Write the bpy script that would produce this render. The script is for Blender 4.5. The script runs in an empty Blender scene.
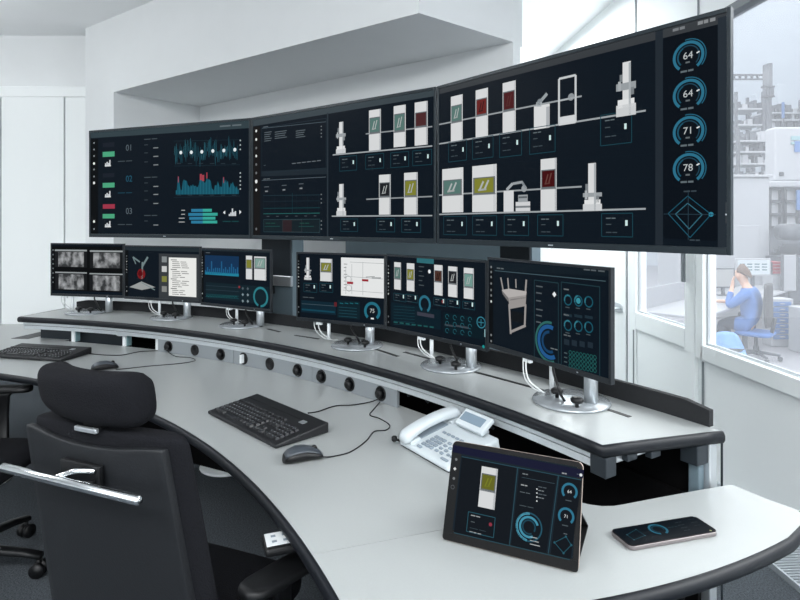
import bpy, math, random
from mathutils import Vector, Matrix
random.seed(7)
C = bpy.context.scene.collection
F, HZ, CX, CH = 575.0, 223.4, 400.0, 1.44       # focal length (px), horizon row, principal column, eye height
PI = math.pi

# ------------------------------------------------------------------ materials
def lin(c):
    return tuple((x/12.92 if x <= .04045 else ((x+.055)/1.055)**2.4) for x in [v/255 for v in c])
def mat(name, rgb, rough=.5, metal=0., spec=.5, noise=0., nscale=40., bump=0., emit=0., coat=0.):
    m = bpy.data.materials.new(name); m.use_nodes = True
    nt = m.node_tree; b = nt.nodes['Principled BSDF']
    c = lin(rgb)
    b.inputs['Base Color'].default_value = (*c, 1)
    b.inputs['Roughness'].default_value = rough
    b.inputs['Metallic'].default_value = metal
    b.inputs['Specular IOR Level'].default_value = spec
    b.inputs['Coat Weight'].default_value = coat
    if emit:
        b.inputs['Emission Color'].default_value = (*c, 1)
        b.inputs['Emission Strength'].default_value = emit
        b.inputs['Base Color'].default_value = (0, 0, 0, 1)
    if noise or bump:
        tc = nt.nodes.new('ShaderNodeTexCoord'); n = nt.nodes.new('ShaderNodeTexNoise')
        n.inputs['Scale'].default_value = nscale; n.inputs['Detail'].default_value = 4
        nt.links.new(tc.outputs['Object'], n.inputs['Vector'])
        if noise:
            r = nt.nodes.new('ShaderNodeValToRGB')
            r.color_ramp.elements[0].position = .3; r.color_ramp.elements[1].position = .7
            r.color_ramp.elements[0].color = (*[x*(1-noise) for x in c], 1)
            r.color_ramp.elements[1].color = (*[min(1, x*(1+noise)) for x in c], 1)
            nt.links.new(n.outputs['Fac'], r.inputs['Fac']); nt.links.new(r.outputs['Color'], b.inputs['Base Color'])
        if bump:
            bp = nt.nodes.new('ShaderNodeBump'); bp.inputs['Strength'].default_value = bump
            bp.inputs['Distance'].default_value = .004
            nt.links.new(n.outputs['Fac'], bp.inputs['Height']); nt.links.new(bp.outputs['Normal'], b.inputs['Normal'])
    return m
M = {
 'hwall': mat('hall_wall', (172, 177, 185), .8, noise=.02, nscale=1),
 'wall': mat('wall_paint', (230, 233, 234), .8, noise=.015, nscale=3),
 'ceiling': mat('ceiling_paint', (243, 245, 246), .9, noise=.01, nscale=3),
 'door': mat('white_lacquer', (242, 246, 246), .45),
 'gap': mat('joint_gasket', (120, 126, 130), .7),
 'joint': mat('door_joint', (168, 173, 177), .7),
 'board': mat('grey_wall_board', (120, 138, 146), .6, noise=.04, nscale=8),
 'carpet': mat('carpet', (76, 81, 86), .95, noise=.55, nscale=160, bump=1.0, spec=.1),
 'hallfloor': mat('hall_floor', (132, 131, 136), .5, noise=.05, nscale=2),
 'desk': mat('desk_laminate', (157, 161, 161), .30, noise=.012, nscale=200),
 'edge': mat('desk_edge_band', (13, 17, 23), .45, spec=.3),
 'alu': mat('brushed_aluminium', (196, 202, 206), .38, .5, noise=.04, nscale=90),
 'white': mat('white_plastic', (222, 226, 228), .4),
 'sock': mat('socket_panel_grey', (140, 146, 150), .45, .3),
 'black': mat('black_plastic', (14, 15, 17), .45, spec=.35),
 'void': mat('dark_carcass', (6, 6, 7), .9, spec=.1),
 'dark': mat('dark_grey_metal', (36, 43, 49), .45, .3),
 'panel': mat('rear_panel_fabric', (25, 27, 30), .9, noise=.15, nscale=120),
 'teal': mat('grey_blue_column', (92, 108, 116), .5),
 'bezel': mat('display_bezel', (30, 40, 46), .32, .2),
 'bezel2': mat('monitor_bezel', (25, 30, 35), .35, .1),
 'chrome': mat('chrome', (225, 228, 230), .12, 1.),
 'disc': mat('polished_disc', (160, 166, 170), .22, .5),
 'silver': mat('satin_silver', (205, 210, 214), .3, .8),
 'fabric': mat('chair_fabric', (19, 20, 24), .95, noise=.25, nscale=300, bump=.5, spec=.15),
 'shell': mat('chair_shell', (26, 28, 31), .5, spec=.35, bump=.15, nscale=220),
 'key': mat('key_plastic', (30, 31, 34), .4),
 'kbd': mat('keyboard_plastic', (20, 21, 24), .45),
 'mouse': mat('mouse_grey', (58, 64, 71), .3),
 'phone': mat('telephone_plastic', (192, 200, 204), .4),
 'phonekey': mat('telephone_keys', (130, 142, 152), .5),
 'lcd': mat('telephone_lcd', (118, 136, 150), .25),
 'bronze': mat('tablet_shell', (176, 160, 150), .3, .7),
 'tabblack': mat('tablet_front', (13, 13, 14), .4, spec=.12),
 'phonemetal': mat('smartphone_frame', (128, 122, 122), .35, .6),
 'cablew': mat('white_cable', (200, 204, 204), .5),
 'grille': mat('convector_grille', (176, 182, 188), .4, .4),
 'glassedge': mat('glass_edge', (120, 150, 155), .2),
 # hall
 'hwhite': mat('machine_white', (148, 149, 154), .5),
 'hgrey': mat('machine_grey', (74, 76, 82), .5, noise=.08, nscale=6),
 'hdark': mat('machine_dark', (46, 47, 52), .6),
 'hblue': mat('drawer_blue', (62, 98, 150), .5),
 'skin': mat('skin', (206, 164, 142), .6),
 'hair': mat('short_brown_hair', (92, 72, 60), .8, noise=.2, nscale=80),
 'coat': mat('blue_work_coat', (70, 108, 168), .85, noise=.12, nscale=9),
 'coat2': mat('light_blue_cloth', (104, 142, 190), .85, noise=.12, nscale=9),
 'trouser': mat('grey_trousers', (60, 64, 76), .9),
 'hchair': mat('hall_chair_grey', (64, 62, 64), .9),
 'red': mat('tray_red', (150, 50, 60), .5),
 'screenlight': mat('hall_screen', (214, 228, 240), .4, emit=.9),
}
gl = bpy.data.materials.new('window_glass'); gl.use_nodes = True
nt = gl.node_tree; nt.nodes.clear()
o_ = nt.nodes.new('ShaderNodeOutputMaterial'); mx = nt.nodes.new('ShaderNodeMixShader'); mx2 = nt.nodes.new('ShaderNodeMixShader')
tr = nt.nodes.new('ShaderNodeBsdfTransparent'); gs = nt.nodes.new('ShaderNodeBsdfGlossy'); df = nt.nodes.new('ShaderNodeBsdfTranslucent')
gs.inputs['Roughness'].default_value = .02; df.inputs['Color'].default_value = (.92, .95, 1, 1)
mx.inputs[0].default_value = .06; mx2.inputs[0].default_value = .075  # translucent share puts a whitish haze into the glass itself
nt.links.new(tr.outputs[0], mx.inputs[1]); nt.links.new(gs.outputs[0], mx.inputs[2])
nt.links.new(mx.outputs[0], mx2.inputs[1]); nt.links.new(df.outputs[0], mx2.inputs[2]); nt.links.new(mx2.outputs[0], o_.inputs[0])
M['glass'] = gl

_E = {}
def glow(rgb, s=1.):
    if max(rgb)-min(rgb) > 60: rgb = tuple(int(c*.78) for c in rgb)
    k = (tuple(rgb), s)
    if k not in _E:
        m = mat('lit_pixels_%02x%02x%02x' % tuple(rgb), rgb, .3, spec=.035, emit=s); _E[k] = m
    return _E[k]
def cam_picture(name, seed):
    m = bpy.data.materials.new(name); m.use_nodes = True; t = m.node_tree; b = t.nodes['Principled BSDF']
    b.inputs['Base Color'].default_value = (0, 0, 0, 1); b.inputs['Roughness'].default_value = .3
    tc = t.nodes.new('ShaderNodeTexCoord'); mp = t.nodes.new('ShaderNodeMapping'); n = t.nodes.new('ShaderNodeTexNoise'); r = t.nodes.new('ShaderNodeValToRGB')
    mp.inputs['Location'].default_value = (seed*3.1, seed, 0); mp.inputs['Scale'].default_value = (1., 1, .8)
    n.inputs['Scale'].default_value = 24; n.inputs['Detail'].default_value = 5
    r.color_ramp.elements[0].position = .40; r.color_ramp.elements[0].color = (.008, .009, .01, 1)
    r.color_ramp.elements[1].position = .66; r.color_ramp.elements[1].color = (.36, .37, .38, 1)
    t.links.new(tc.outputs['Object'], mp.inputs[0]); t.links.new(mp.outputs[0], n.inputs['Vector']); t.links.new(n.outputs['Fac'], r.inputs[0])
    t.links.new(r.outputs[0], b.inputs['Emission Color']); b.inputs['Emission Strength'].default_value = 1
    return m

# ------------------------------------------------------------------ mesh helpers
class MB:
    def __init__(s): s.v = []; s.f = []; s.m = []; s.mats = []; s.sm = []
    def mi(s, m):
        if m not in s.mats: s.mats.append(m)
        return s.mats.index(m)
    def add(s, vs, fs, m, smooth=False):
        o = len(s.v); s.v += [Vector(p) for p in vs]; k = s.mi(m)
        for f in fs: s.f.append([i+o for i in f]); s.m.append(k); s.sm.append(smooth)
        return s
    def box(s, c, d, m, rot=None):
        x, y, z = d[0]/2, d[1]/2, d[2]/2
        vs = [Vector((i*x, j*y, k*z)) for i in (-1, 1) for j in (-1, 1) for k in (-1, 1)]
        if rot is not None:
            R = Matrix.Rotation(rot, 3, 'Z') if isinstance(rot, (int, float)) else rot
            vs = [R @ v for v in vs]
        vs = [v+Vector(c) for v in vs]
        return s.add(vs, [(0,1,3,2), (4,6,7,5), (0,4,5,1), (2,3,7,6), (0,2,6,4), (1,5,7,3)], m)
    def prism(s, poly, z0, z1, m):
        a = sum(poly[i][0]*poly[(i+1) % len(poly)][1]-poly[(i+1) % len(poly)][0]*poly[i][1] for i in range(len(poly)))
        if a < 0: poly = poly[::-1]
        n = len(poly)
        vs = [(p[0], p[1], z0) for p in poly]+[(p[0], p[1], z1) for p in poly]
        fs = [list(range(n))[::-1], list(range(n, 2*n))]+[(i, (i+1) % n, n+(i+1) % n, n+i) for i in range(n)]
        return s.add(vs, fs, m)
    def loft(s, rings, m, smooth=True, cap=True, closed=False):
        n = len(rings[0]); vs = [p for r in rings for p in r]; fs = []
        k = len(rings)
        for a in range(k if closed else k-1):
            b = (a+1) % k
            for i in range(n):
                j = (i+1) % n
                fs.append((a*n+i, a*n+j, b*n+j, b*n+i))
        if cap and not closed: fs += [list(range(n))[::-1], list(range((k-1)*n, k*n))]
        return s.add(vs, fs, m, smooth)
    def tube(s, path, r, m, n=10, cap=True):
        path = [Vector(p) for p in path]; rings = []
        up = Vector((0, 0, 1))
        for i, p in enumerate(path):
            t = (path[min(i+1, len(path)-1)]-path[max(i-1, 0)]).normalized()
            if i == 0:
                ref = up if abs(t.z) < .9 else Vector((1, 0, 0))
                a = t.cross(ref).normalized()
            else:
                a = (a-t*a.dot(t)).normalized()
            b = t.cross(a); rr = r[i] if isinstance(r, (list, tuple)) else r
            rings.append([p+(a*math.cos(2*PI*q/n)+b*math.sin(2*PI*q/n))*rr for q in range(n)])
        return s.loft(rings, m, True, cap)
    def lathe(s, c, prof, m, n=28):
        rings = [[Vector(c)+Vector((r*math.cos(2*PI*q/n), r*math.sin(2*PI*q/n), z)) for q in range(n)] for r, z in prof]
        return s.loft(rings, m, True, True)
    def build(s, name, parent=None, bevel=0, world=False, sub=0, seg=2, fix=True):
        vs = s.v
        if world and parent is not None:
            I = WM[parent.name].inverted(); vs = [I @ v for v in vs]
        me = bpy.data.meshes.new(name); me.from_pydata([tuple(v) for v in vs], [], s.f)
        for m in s.mats: me.materials.append(m)
        me.polygons.foreach_set('material_index', s.m); me.polygons.foreach_set('use_smooth', s.sm)
        if fix:
            import bmesh
            b = bmesh.new(); b.from_mesh(me); bmesh.ops.recalc_face_normals(b, faces=b.faces); b.to_mesh(me); b.free()
        ob = bpy.data.objects.new(name, me); C.objects.link(ob)
        if parent is not None:
            ob.parent = parent; WM[ob.name] = WM[parent.name].copy()
        else: WM[ob.name] = Matrix.Identity(4)
        if bevel:
            bv = ob.modifiers.new('edge', 'BEVEL'); bv.width = bevel; bv.segments = seg; bv.limit_method = 'ANGLE'; bv.angle_limit = .6
        if sub:
            sb = ob.modifiers.new('smooth', 'SUBSURF'); sb.levels = sub; sb.render_levels = sub
        return ob
WM = {}
def tag(o, label, cat, group=None):
    o['label'] = label; o['category'] = cat
    if group: o['group'] = group
    return o
def thing(name, label, cat, mtx, group=None):
    o = bpy.data.objects.new(name, None); C.objects.link(o); o.empty_display_size = .05
    if not isinstance(mtx, Matrix):
        mtx = Matrix.Translation(Vector(mtx[:3])) @ Matrix.Rotation(mtx[3] if len(mtx) > 3 else 0, 4, 'Z')
    o.matrix_world = mtx; WM[o.name] = mtx.copy()
    return tag(o, label, cat, group)
def struct(name, mb, bevel=0, parent=None):
    o = mb.build(name, parent, bevel=bevel)
    if parent is None: o['kind'] = 'structure'
    return o
def dup(root, mtx, label, group=None):
    r = root.copy(); C.objects.link(r); r.matrix_world = mtx; r['label'] = label
    WM[r.name] = mtx.copy()
    if group: r['group'] = group
    def rec(src, dst):
        for ch in list(src.children):
            c = ch.copy(); C.objects.link(c); c.parent = dst; rec(ch, c)
    rec(root, r); return r
def ell(c, ax, ay, rx, ry, n=24, e=2.):
    """closed superellipse ring about c in the plane of ax, ay"""
    out = []
    for q in range(n):
        a = 2*PI*q/n; ca, sa = math.cos(a), math.sin(a)
        out.append(Vector(c)+Vector(ax)*(rx*math.copysign(abs(ca)**(2/e), ca))+Vector(ay)*(ry*math.copysign(abs(sa)**(2/e), sa)))
    return out
def arc(o, r, a0, a1, n):
    """points of a circle; angles from the +Y axis towards +X, degrees"""
    return [(o[0]+r*math.sin(math.radians(a0+(a1-a0)*i/n)), o[1]+r*math.cos(math.radians(a0+(a1-a0)*i/n))) for i in range(n+1)]
def floor_pt(u, v, z):
    y = F*(CH-z)/(v-HZ); return Vector(((u-CX)/F*y, y, z))
def spline(pts, n=8):
    pts = [Vector(p) for p in pts]; P = [pts[0]]+pts+[pts[-1]]; out = []
    for i in range(1, len(P)-2):
        for k in range(n):
            t = k/n; a, b, c, d = P[i-1], P[i], P[i+1], P[i+2]
            out.append(.5*((2*b)+(c-a)*t+(2*a-5*b+4*c-d)*t*t+(3*b-a-3*c+d)*t**3))
    return out+[pts[-1]]

# ------------------------------------------------------------------ lit screen content
_txt = {}
def text_mesh(s):
    if s not in _txt:
        cu = bpy.data.curves.new('t', 'FONT'); cu.body = s; cu.size = 1; cu.align_x = 'CENTER'; cu.align_y = 'CENTER'; cu.resolution_u = 3
        ob = bpy.data.objects.new('t', cu); C.objects.link(ob); bpy.context.view_layer.update()
        ev = ob.evaluated_get(bpy.context.evaluated_depsgraph_get()); me = ev.to_mesh()
        _txt[s] = ([(v.co.x, v.co.y) for v in me.vertices], [list(p.vertices) for p in me.polygons])
        ev.to_mesh_clear(); bpy.data.objects.remove(ob)
    return _txt[s]
class Gfx:
    """content of one screen: flat shapes in the screen's own plane (x right, z up, -y towards the viewer)"""
    def __init__(s, mtx, front=0.):
        s.M = mtx; s.I = mtx.inverted(); s.mb = MB(); s.front = front; s.L = 1
        s.eye = s.I @ Vector((0, 0, CH))
    def p(s, u, v):
        d = s.I.to_3x3() @ Vector(((u-CX)/F, 1, -(v-HZ)/F))
        t = (s.front-s.eye.y)/d.y; q = s.eye+d*t; return (q.x, q.z)
    def lay(s, n): s.L = n; return s
    def poly(s, pts, col, e=1.):
        m = col if isinstance(col, bpy.types.Material) else glow(col, e)
        y = s.front-.0004*s.L
        s.mb.add([(x, y, z) for x, z in pts], [list(range(len(pts)))], m)
    def ppoly(s, pts, col, e=1.): s.poly([s.p(*q) for q in pts], col, e)
    def rl(s, x0, z0, x1, z1, col, e=1.): s.poly([(x0, z0), (x1, z0), (x1, z1), (x0, z1)], col, e)
    def r(s, u0, v0, u1, v1, col, e=1.):
        a, b = s.p(u0, v0), s.p(u1, v1); s.rl(a[0], b[1], b[0], a[1], col, e)
    def line(s, a, b, w, col, e=1., local=False):
        a = Vector(a if local else s.p(*a)); b = Vector(b if local else s.p(*b)); t = b-a
        if t.length < 1e-6: return
        n = Vector((-t.y, t.x)).normalized()*w/2
        s.poly([a-n, b-n, b+n, a+n], col, e)
    def frame(s, u0, v0, u1, v1, w, col, e=1.):
        a, b = s.p(u0, v0), s.p(u1, v1)
        for A, B in (((a[0], a[1]), (b[0], a[1])), ((a[0], b[1]), (b[0], b[1])), ((a[0], a[1]), (a[0], b[1])), ((b[0], a[1]), (b[0], b[1]))):
            s.line(A, B, w, col, e, True)
    def ring(s, u, v, r, w, col, a0=-220, a1=40, n=30, e=1., sq=1.):
        c = s.p(u, v)
        for i in range(n):
            q = [math.radians(a0+(a1-a0)*(i+k)/n) for k in (0, 1)]
            s.poly([(c[0]+rr*math.cos(a)*sq, c[1]-rr*math.sin(a)) for rr, a in ((r-w, q[0]), (r-w, q[1]), (r, q[1]), (r, q[0]))], col, e)
    def disc(s, u, v, r, col, n=14, e=1.):
        c = s.p(u, v); s.poly([(c[0]+r*math.cos(2*PI*i/n), c[1]+r*math.sin(2*PI*i/n)) for i in range(n)], col, e)
    def text(s, u, v, t, size, col, e=1.):
        vs, fs = text_mesh(t); c = s.p(u, v); m = glow(col, e)
        s.mb.add([(c[0]+x*size, s.front-.0004*s.L, c[1]+y*size) for x, y in vs], fs, m)
    def dash(s, u0, v, u1, h, col, e=1., parts=2):
        """a line of small unreadable print"""
        a, b = s.p(u0, v), s.p(u1, v); x = a[0]; L = b[0]-a[0]
        for k in range(parts):
            w = L/parts*(.72 if k % 2 else .86); s.rl(x, a[1]-h*.36, x+w, a[1]+h*.36, tuple(int(q*.8) for q in col), e); x += L/parts
    def card(s, u0, v0, u1, v1, w, tick=(200, 225, 225)):
        s.frame(u0, v0, u1, v1, w, (26, 66, 78)); du, dv = u1-u0, v1-v0
        s.dash(u0+.14*du, v0+.2*dv, u0+.5*du, w*2, (120, 135, 142))
        s.dash(u0+.14*du, v0+.46*dv, u0+.34*du, w*1.6, (90, 104, 112), parts=1)
        s.dash(u0+.14*du, v0+.8*dv, u0+.56*du, w*1.8, (80, 96, 104))
        a = s.p(u0+.8*du, v0+.4*dv); s.rl(a[0]-w*1.6, a[1]-w*3.5, a[0]+w*1.6, a[1]+w*3.5, tick)
    def module(s, u0, v0, u1, v1, wv0, wv1, col, glyph=None):
        """white machine cabinet with a coloured window"""
        a, b = s.p(u0, v0), s.p(u1, v1); W = b[0]-a[0]
        s.rl(a[0], b[1], b[0], a[1], (212, 214, 215))
        s.rl(a[0]+W*.88, b[1], b[0], a[1], (172, 176, 180))
        s.lay(s.L+1); um = (u0+u1)/2
        w0, w1 = s.p(um, wv0)[1], s.p(um, wv1)[1]; h = w0-w1
        s.rl(a[0]+W*.04, w1, b[0]-W*.06, w0, (100, 106, 110)); s.lay(s.L+1)
        x0, x1 = a[0]+W*.1, b[0]-W*.12
        s.rl(x0, w1+h*.08, x1, w0-h*.06, col); s.lay(s.L+1)
        cx = (x0+x1)/2; ww = x1-x0
        g = glyph or (225, 232, 232)
        if glyph != 'none':
            s.line((cx-ww*.22, w1+h*.25), (cx-ww*.02, w1+h*.75), ww*.09, g, .55, True)
            s.line((cx+ww*.05, w1+h*.3), (cx+ww*.25, w1+h*.8), ww*.09, g, .55, True)
            s.line((cx-ww*.3, w1+h*.24), (cx+ww*.14, w1+h*.28), ww*.08, g, .45, True)
        s.rl(a[0]+W*.02, w1-h*.05, b[0]-W*.02, w1-h*.0, (120, 124, 128)); s.lay(s.L-3)
    def robot(s, u0, u1, v0, v1, bu0, bu1, bv0, av):
        s.r(u0, v0, u1, v1, (214, 216, 217)); c = (u0+u1)/2
        s.lay(s.L+1); s.r(u1-(u1-u0)*.25, v0, u1, v1, (164, 170, 174))
        s.r(bu0, bv0+(v1-bv0)*.4, bu1, v1, (200, 203, 205)); s.r(bu0+(bu1-bu0)*.08, bv0, bu1-(bu1-bu0)*.08, bv0+(v1-bv0)*.4, (222, 224, 225))
        h = (bv0-v0); s.r(bu0, av-h*.05, bu1, av+h*.04, (150, 156, 160)); s.r(bu0+(bu1-bu0)*.1, av-h*.12, bu0+(bu1-bu0)*.24, av+h*.12, (170, 175, 178))
        s.r(u0-(u1-u0)*.35, av-h*.3, u0, av-h*.12, (120, 126, 130)); s.r(u1, av+.02*h, u1+(u1-u0)*.4, av+h*.2, (120, 126, 130))
        s.lay(s.L-1)
    def done(s, name, parent): return s.mb.build(name, parent, fix=False)

NAVY = (13, 22, 31); NAVY2 = (9, 16, 24); TEAL = (30, 92, 108); CYAN = (64, 168, 200); GREY = (150, 160, 166); WHITE = (226, 230, 232); DIM = (44, 58, 68)
GREENW = (84, 116, 110); YELLOWW = (160, 162, 62); REDW = (92, 26, 30); BLACKW = (30, 32, 36)

def plane_mtx(A, B, z):
    """matrix of a standing panel: x from A to B, y away from the viewer, z up; origin under its middle"""
    d = Vector((B[0]-A[0], B[1]-A[1], 0)); L = d.length; d.normalize(); y = Vector((-d.y, d.x, 0))
    c = Vector(((A[0]+B[0])/2, (A[1]+B[1])/2, z))
    m = Matrix((d, y, (0, 0, 1))).transposed().to_4x4(); m.translation = c
    return m, L
# ------------------------------------------------------------------ the three big displays
UP = [(-2.049, 3.783), (-.861, 3.321), (.162, 2.559), (.93, 1.61)]
UZ, UH = 1.35, .70
def big_display(A, B, label):
    m, L = plane_mtx(A, B, UZ)
    t = thing('wall_display', label, 'display', m, 'large curved row of wall displays')
    g = .003; h = L/2-g
    b = MB()   # frame: four bars round the screen
    b.box((-h+.006, .009, UH/2), (.012, .018, UH), M['bezel']); b.box((h-.006, .009, UH/2), (.012, .018, UH), M['bezel'])
    b.box((0, .009, UH-.007), (2*h-.024, .018, .014), M['bezel']); b.box((0, .009, .011), (2*h-.024, .018, .022), M['bezel'])
    b.build('bezel', t, bevel=.0015)
    b = MB(); b.box((0, .04, UH/2), (2*h-.14, .045, UH-.08), M['black']); b.box((0, .1, UH/2-.05), (.5, .04, .4), M['black'])
    b.box((0, .075, .03), (.9, .03, .05), M['black'])
    b.build('back_housing', t, bevel=.006)
    s = MB(); s.box((0, .0105, UH/2+.004), (2*h-.022, .013, UH-.034), glow(NAVY)); sc = s.build('screen', t)
    k = MB(); k.box((0, -.0006, .011), (.02, .001, .004), M['silver']); k.build('emblem', t)
    return t, sc, Gfx(m, .004)
# left: production status
t, sc, G = big_display(UP[0], UP[1], 'large wall display with green and red status bars and a blue area chart')
G.ppoly([(88.9, 131.2), (250.2, 119.8), (250.2, 128), (89, 138.3)], (50, 64, 70)); G.lay(3)
G.dash(220, 126.4, 245, .012, (120, 134, 140)); G.lay(2)
G.r(91, 139.5, 98.3, 234.5, (8, 11, 14)); G.lay(3)
for v in (143, 149.5, 156, 163.5, 169.5, 176.5, 183, 221.5, 229):
    G.disc(94.2, v, .009 if v in (163.5, 183, 221.5) else .006, (230, 232, 230) if v in (163.5, 183, 221.5) else (150, 156, 160))
for v, g1, num, nc, ln in ((143, 152, '01', (92, 104, 112), 161.5), (173.5, 183, '02', (46, 112, 140), 193), (0, 214, '03', (92, 104, 112), 224.5)):
    if v: G.r(103, v, 114.5, v+3.6, (26, 32, 42))
    else: G.r(103, 204.3, 115, 208.6, (198, 66, 92))
    G.r(102.8, g1, 114.7, g1+4.4, (96, 208, 158))
    G.text(129.2, g1-4 if v else g1-2.6, num, .056, nc); G.dash(118, ln, 134.5, .007, nc)
    q = g1+11 if v else g1+10
    for j, (du, hh) in enumerate(((0, 2.6), (1.5, 4), (3, 3), (4.2, 6))): G.r(105.2+du, q-hh+3, 106.4+du, q+3, (208, 212, 214))
    G.r(105, q+2.2, 111, q+3.3, (208, 212, 214))
for hd, ls, rs in ((139.5, (145, 153, 162), (148, 156.5, 165)), (177.5, (183, 191, 200), (186.5, 194.5, 203.5)), (215.5, (221,), (225,))):
    G.dash(144.3, hd, 159.5, .007, (92, 104, 112))
    for v in ls: G.dash(144.5, v, 148.5, .006, (84, 96, 104), parts=1)
    for v in rs: G.dash(153.5, v, 159.2, .008, (170, 178, 182), parts=1)
pr = random.Random(3); prev = None
for i in range(100):
    u = 174.5+i*.64; amp = 10*abs(math.sin(i*.42))*.5+5.5
    v = 152+(-1)**i*amp*1.35*pr.uniform(.15, 1)+2*math.sin(i*.2)-(u-174)*.016
    if prev: G.line(prev, (u, v), .0018, pr.choice([(44, 112, 132), (62, 140, 160), (34, 84, 100)]))
    prev = (u, v)
G.lay(4)
for u, v in ((181, 152.6), (191.5, 152.3), (202, 151.8), (213, 151), (224, 150.5), (235, 149.7)): G.disc(u, v, .011, (222, 230, 232))
for b in (140.5, 165.5, 196.8): G.line((174, b+.6), (240, b-.8), .0016, (30, 54, 66)); [G.dash(177+11*i, b-1.6 if b > 190 else b-1.8, 182+11*i, .005, (58, 76, 86), parts=1) for i in range(6) if b > 150]
pts = []
for i in range(64):
    u = 176+i; k = .68+.14*math.sin(i*.3-.8)+.16*math.sin(i*.77+1)+pr.uniform(-.2, .16)
    if i in (2, 3): k = 1.15
    if 24 <= i <= 27: k = 1.0
    if i == 31: k = 1.15
    if i in (47, 48): k = 1.1
    if i < 2 or 4 < i < 7: k = .25
    pts.append((u, 194-15*max(.22, k)))
for i in range(63):
    G.ppoly([(pts[i][0], 194.6-.01*i), (pts[i][0]+1.02, 194.6-.01*i), (pts[i+1][0]+.02, pts[i+1][1]), pts[i]], (28, 104, 128) if i % 3 else (38, 122, 146))
G.lay(5)
for u0, u1, v0 in ((200, 202, 174), (202.2, 204.4, 175), (206.6, 207.6, 172.5), (178.2, 178.9, 176.5), (223.5, 224.2, 177)): G.r(u0, v0, u1, v0+6, (206, 82, 98))
for v in (140.5, 145, 149.5, 173, 177, 181, 185, 189): G.disc(240.5, v, .005, (170, 180, 184))
for j, (v, a, b) in enumerate(((210.3, 191.5, 212), (214.3, 188.6, 217.8), (218.2, 189.6, 215.6), (222, 191.4, 217.4))):
    G.r(a, v-1.3, 203, v+1.5, (56, 152, 196)); G.r(203, v-1.4, b, v+1.4, (70, 208, 190)); G.dash(179 if j > 1 else 181.5, v, 185.8, .007, (214, 218, 220), parts=1)
G.ppoly([(223.2, 212.5), (225.4, 210.6), (225.4, 214.4)], WHITE); G.ppoly([(241.6, 212), (239.6, 210), (239.6, 214.2)], WHITE)
for j, hh in enumerate((1.5, 3, 7, 3.4, 4.4)): G.r(229+j*1.5, 215.5-hh, 230.3+j*1.5, 216, (206, 210, 214))
G.dash(223, 221.4, 241.5, .007, (36, 118, 122))
G.done('screen_image', sc)

# middle: alarm list, trends and line overview
t, sc, G = big_display(UP[1], UP[2], 'large wall display with alarm list and trend grid beside white machine modules')
G.ppoly([(252.6, 120), (435.3, 87.4), (435.3, 96), (252.6, 126.4)], (58, 68, 74)); G.lay(2)
G.r(253.6, 127, 260.3, 236.5, (22, 20, 20)); G.r(327, 113, 328.4, 238, (40, 50, 58)); G.lay(3)
for v in (131, 139.5, 148, 156, 164.5, 173, 181.5, 190, 229): G.disc(256.4, v, .011 if v == 181.5 else .008, (224, 226, 224) if v in (131, 139.5, 156, 181.5, 190) else (110, 112, 114))
G.frame(262, 128, 326.3, 168, .003, (34, 46, 56)); G.line((262, 128.4), (326, 121.8), .003, (74, 88, 96)); G.dash(263.5, 127.2, 269, .007, (110, 122, 130), parts=1)
for r_ in range(5):
    for a, b in ((264.5, 273), (275, 289), (296, 307)):
        if r_ < 4 or a == 264.5: G.dash(a, 132.8+r_*2.1-(a-264)*.05, b-(r_ % 3), .006, (112, 124, 132), parts=1)
G.dash(264, 165.5, 266, .005, (100, 112, 120), parts=1)
for k in range(6): G.dash(292+5*k, 163.6-.55*k, 296.6+5*k, .006, (128, 138, 146), parts=1)
G.ppoly([(261.5, 171.2), (327, 168), (327, 174), (261.5, 176.5)], (30, 40, 48)); G.lay(4)
G.line((262, 180.5), (326, 177), .003, (84, 96, 104)); G.dash(263.6, 179.2, 271, .007, (120, 130, 136))
for u, v in ((264.5, 187), (282, 185.5), (299, 184)): G.dash(u, v, u+5.5, .006, (110, 122, 130), parts=1); G.dash(u+.8, v+4.4, u+4, .01, (170, 178, 184), parts=1)
for v, c in ((195.6, (30, 52, 62)), (208.4, (24, 84, 92)), (213.8, (50, 140, 134)), (201.5, (24, 40, 50))): G.line((263.5, v), (320, v-.7), .003, c)
G.line((292.5, 193), (292.5, 214), .0026, (24, 84, 96))
for k in range(6): G.line((264+11*k, 194), (264+11*k, 214), .0016, (24, 40, 50)); G.dash(267+9.4*k, 216.4-.1*k, 270+9.4*k, .005, (92, 104, 112), parts=1)
G.r(264, 219.5, 320, 232.5, (20, 32, 38)); G.frame(264, 219.5, 320, 232.5, .003, (44, 70, 78)); G.lay(5)
for u in (266, 300): G.dash(u, 223.3, u+11, .008, (34, 84, 76)); G.line((u-1, 226.5), (u+14, 226.3), .004, (26, 68, 66))
G.r(283, 220, 292, 232, (44, 32, 36)); G.frame(283, 220, 302, 232, .002, (60, 64, 68))
for v in (126.5, 130, 133.5, 137, 194.5, 199, 203, 221, 225, 229): G.dash(321, v, 322.3, .008, (150, 158, 164), parts=1)
G.line((333, 155), (432.5, 146), .006, (160, 166, 170)); G.line((366, 134), (432.5, 126.6), .006, (140, 146, 150))
G.line((332, 216.2), (432.5, 215.6), .006, (160, 166, 170)); G.line((366.5, 199.3), (432.5, 196.4), .006, (140, 146, 150))
G.lay(6)
G.robot(339.5, 343.6, 122.3, 153, 336.4, 346, 146.6, 135.5); G.robot(339.5, 344, 184.2, 215.6, 336.8, 346.4, 208, 199)
for a in ((369.3, 110.6, 381.2, 149.8, 117.2, 133.2, GREENW), (394, 106.4, 406, 146.3, 113.5, 131.6, GREENW), (415, 102.8, 428, 144.6, 112, 127, (74, 40, 42), 'none'),
          (379.3, 175, 391, 214.6, 182.4, 197, BLACKW), (404.4, 173, 418, 214.6, 180, 196.6, YELLOWW)): G.module(*a)
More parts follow.
